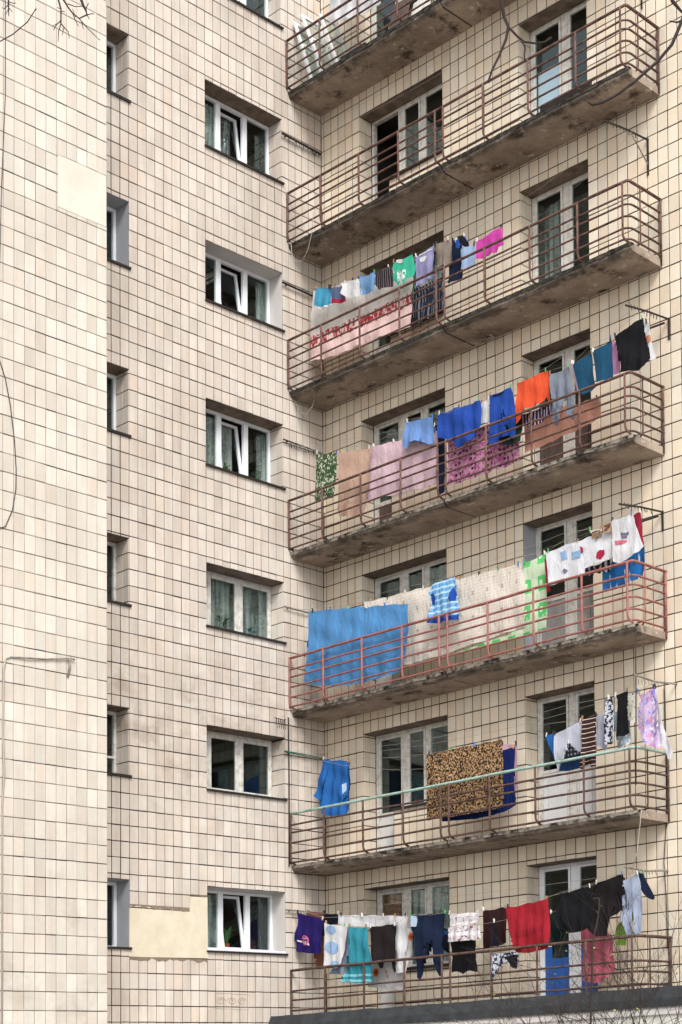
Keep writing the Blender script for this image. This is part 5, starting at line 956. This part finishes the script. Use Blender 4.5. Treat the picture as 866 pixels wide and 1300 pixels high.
cable('pipe', 'thin dark pipe running down the left wall edge below the red-painted balcony', [(.02,-.99,6.2),(.025,-.985,5.0),(.02,-.99,3.35)], .014, M['black_metal'], 'pipe')
cable('pole', 'short dark metal stub on the right wall above the empty balcony', [(7.55,-.03,17.6),(7.55,-.03,16.86)], .016, M['black_metal'], 'metal stub')
cb = empty('wall_comb', (0,-1.2,6.1)); tag(cb, 'small black comb-shaped bracket beside the second lowest wide window', 'bracket')
MB().tube([(.0,-1.05,6.16),(.03,-1.12,6.13),(.05,-1.38,6.14)], .009, 5).build('stem', M['black_metal'], cb)
for i in range(5): MB().tube([(.05,-1.12-.055*i,6.135),(.10,-1.15-.055*i,6.02),(.13,-1.17-.055*i,5.93)], .006, 4).build('tooth', M['black_metal'], cb)
plant(-.52, -2.1, .0+1.80, .42, 'green leafy plant behind the lowest wide window, middle pane', 1, 26, .22)
plant(-.52, -2.85, 1.80, .45, 'green leafy plant in the left pane of the lowest wide window', 2, 18, .2)
plant(-.50, -1.6, 1.79, .25, 'small green plant beside the blue bottle in the lowest wide window', 3, 12, .14)
plant(-.50, -1.30, 9+1.70, .30, 'spiky green plant at the right pane of the third wide window from the top', 4, 14, .2)
plant(-.56, -2.1, 9+1.70, .30, 'green plant behind the tilted sash of the third wide window from the top', 5, 16, .2)
plant(-.50, -2.2, 6+1.72, .30, 'low dark green plant in the left half of the old wide window with lace curtain', 6, 18, .24)
plant(-.50, -1.55, 6+1.72, .24, 'low dark green plant in the right half of the old wide window with lace curtain', 8, 14, .2)
bt = empty('bottle', (-.47,-1.30,1.76)); tag(bt, 'blue plastic bottle standing behind the lowest wide window', 'bottle')
MB().tube([(-.47,-1.30,1.74),(-.47,-1.30,1.93),(-.47,-1.30,1.99),(-.47,-1.30,2.02)], [.048,.048,.02,.018], 12).build('body', M['bottle'], bt, smooth=True)
MB().tube([(-.47,-1.30,2.02),(-.47,-1.30,2.045)], .022, 10).build('cap', M['royal'], bt)
# ---------------------------------------------------------------- bare trees near the camera and shrub by the annexe
def tree(name, chains, label, trunk, cat, thin=1.0):
    R_ = empty(name, trunk[-1][:3], shear=False); tag(R_, label, cat)
    mb = MB(); mb.tube([t[:3] for t in trunk], [t[3] for t in trunk], 10); mb.build('trunk', M['bark'], R_, smooth=True, shear=False)
    for ch in chains:
        pts = [Vector(c[:3]) for c in ch]; rr = [c[3] for c in ch]
        P2 = []; R2 = []
        for i in range(len(pts)-1):
            L = (pts[i+1]-pts[i]).length; ns = max(1, min(6, int(L/.07)))
            for j in range(ns):
                t = j/ns; jt = Vector((noise.noise(pts[i]*3+Vector((j,0,0))), noise.noise(pts[i]*3+Vector((0,j,5))), noise.noise(pts[i]*3+Vector((j,7,0)))))*.006*(1 if j else 0)
                P2.append(pts[i].lerp(pts[i+1], t) + jt); R2.append((rr[i]*(1-t)+rr[i+1]*t)*(1+.15*noise.noise(pts[i]*9+Vector((j,j,0)))))
        P2.append(pts[-1]); R2.append(rr[-1])
        R2 = [r_ * thin for r_ in R2]
        MB().tube(P2, R2, 6).build('branch', M['bark'], R_, smooth=True, shear=False)
rA = BR['R'][0][0]; rB = BR['R'][3][0]
tree('bare_tree', BR['R'], 'bare tree whose thin dark twigs reach in from the top right', [(rA[0]+.5, rA[1]+.5, 9.3, .05), (rA[0], rA[1], rA[2]-.2, .085), (rB[0], rB[1], rB[2], .11), (rB[0]+.1, rB[1], 1, .13), (rB[0]+.15, rB[1]+.1, -2.5, .16)], 'tree', .82)
lA = BR['L'][0][0]; 
tree('bare_tree', BR['L'], 'bare tree with fine hanging twigs at the top left corner', [(lA[0], lA[1], lA[2]+.6, .05), (lA[0], lA[1], lA[2], .06), (lA[0]-.1, lA[1]+.1, 3, .11), (lA[0]-.15, lA[1], -2.5, .17)], 'tree', .72)
s0 = BR['S'][0][0]
tree('bare_sapling', BR['S'], 'slender budding sapling stem rising before the rose red towel', [(s0[0], s0[1], s0[2]+.02, .012), (s0[0], s0[1], -2.5, .02)], 'sapling')
random.seed(9)
def shrub(x, y, h, label, n0=5):
    R_ = empty('bare_shrub', (x, y, -2.5), shear=False); tag(R_, label, 'shrub')
    mb = MB(); tips = []
    def grow(p, dr, L, r, lv):
        pts = [p]; q = p; d_ = dr
        for i in range(3):
            d_ = (d_ + Vector((random.uniform(-1,1), random.uniform(-1,1), random.uniform(-.5,.7)))*.22).normalized(); q = q + d_*L/3; pts.append(q)
        mb.tube(pts, [r, r*.9, r*.8, r*.65], 4)
        if lv == 0: tips.append(q); return
        for j in range(2 if lv > 1 else 3):
            b = pts[random.choice((1,2,3))] if j else q
            nd_ = (d_ + Vector((random.uniform(-1,1), random.uniform(-1,1), random.uniform(-.35,.6)))*.85).normalized(); grow(b, nd_, L*random.uniform(.55,.8), r*.62, lv-1)
    for i in range(n0):
        a = random.random()*6.28; grow(Vector((x, y, -2.5)), Vector((math.cos(a)*.30, math.sin(a)*.25, 1)).normalized(), h*.62, .015, 4)
    mb.build('twigs', M['bark'], R_, shear=False)
    lf = MB()
    for t in random.sample(tips, min(len(tips), 16)):
        s_ = random.uniform(.012, .03); a = random.random()*6.28; u = Vector((math.cos(a), math.sin(a), random.uniform(-.5,.5)))*s_; v = Vector((-math.sin(a)*.5, math.cos(a)*.5, 1))*s_*.6
        lf.add([t-u, t-v, t+u, t+v], [(0,1,2,3)])
    tag(lf.build('leaves', M['leaf'], R_, shear=False), kind='stuff')
shrub(8.3, -2.3, 2.75, 'bare twiggy shrub at the lower right corner, densest one', 14)
shrub(9.3, -2.5, 3.0, 'bare twiggy shrub at the lower right edge against the annexe', 10)
shrub(7.4, -2.1, 2.35, 'lower bare shrub left of the densest twiggy shrub', 8)
shrub(6.0, -2.2, 2.2, 'sparse bare shrub, leftmost before the dark annexe roof edge', 3)
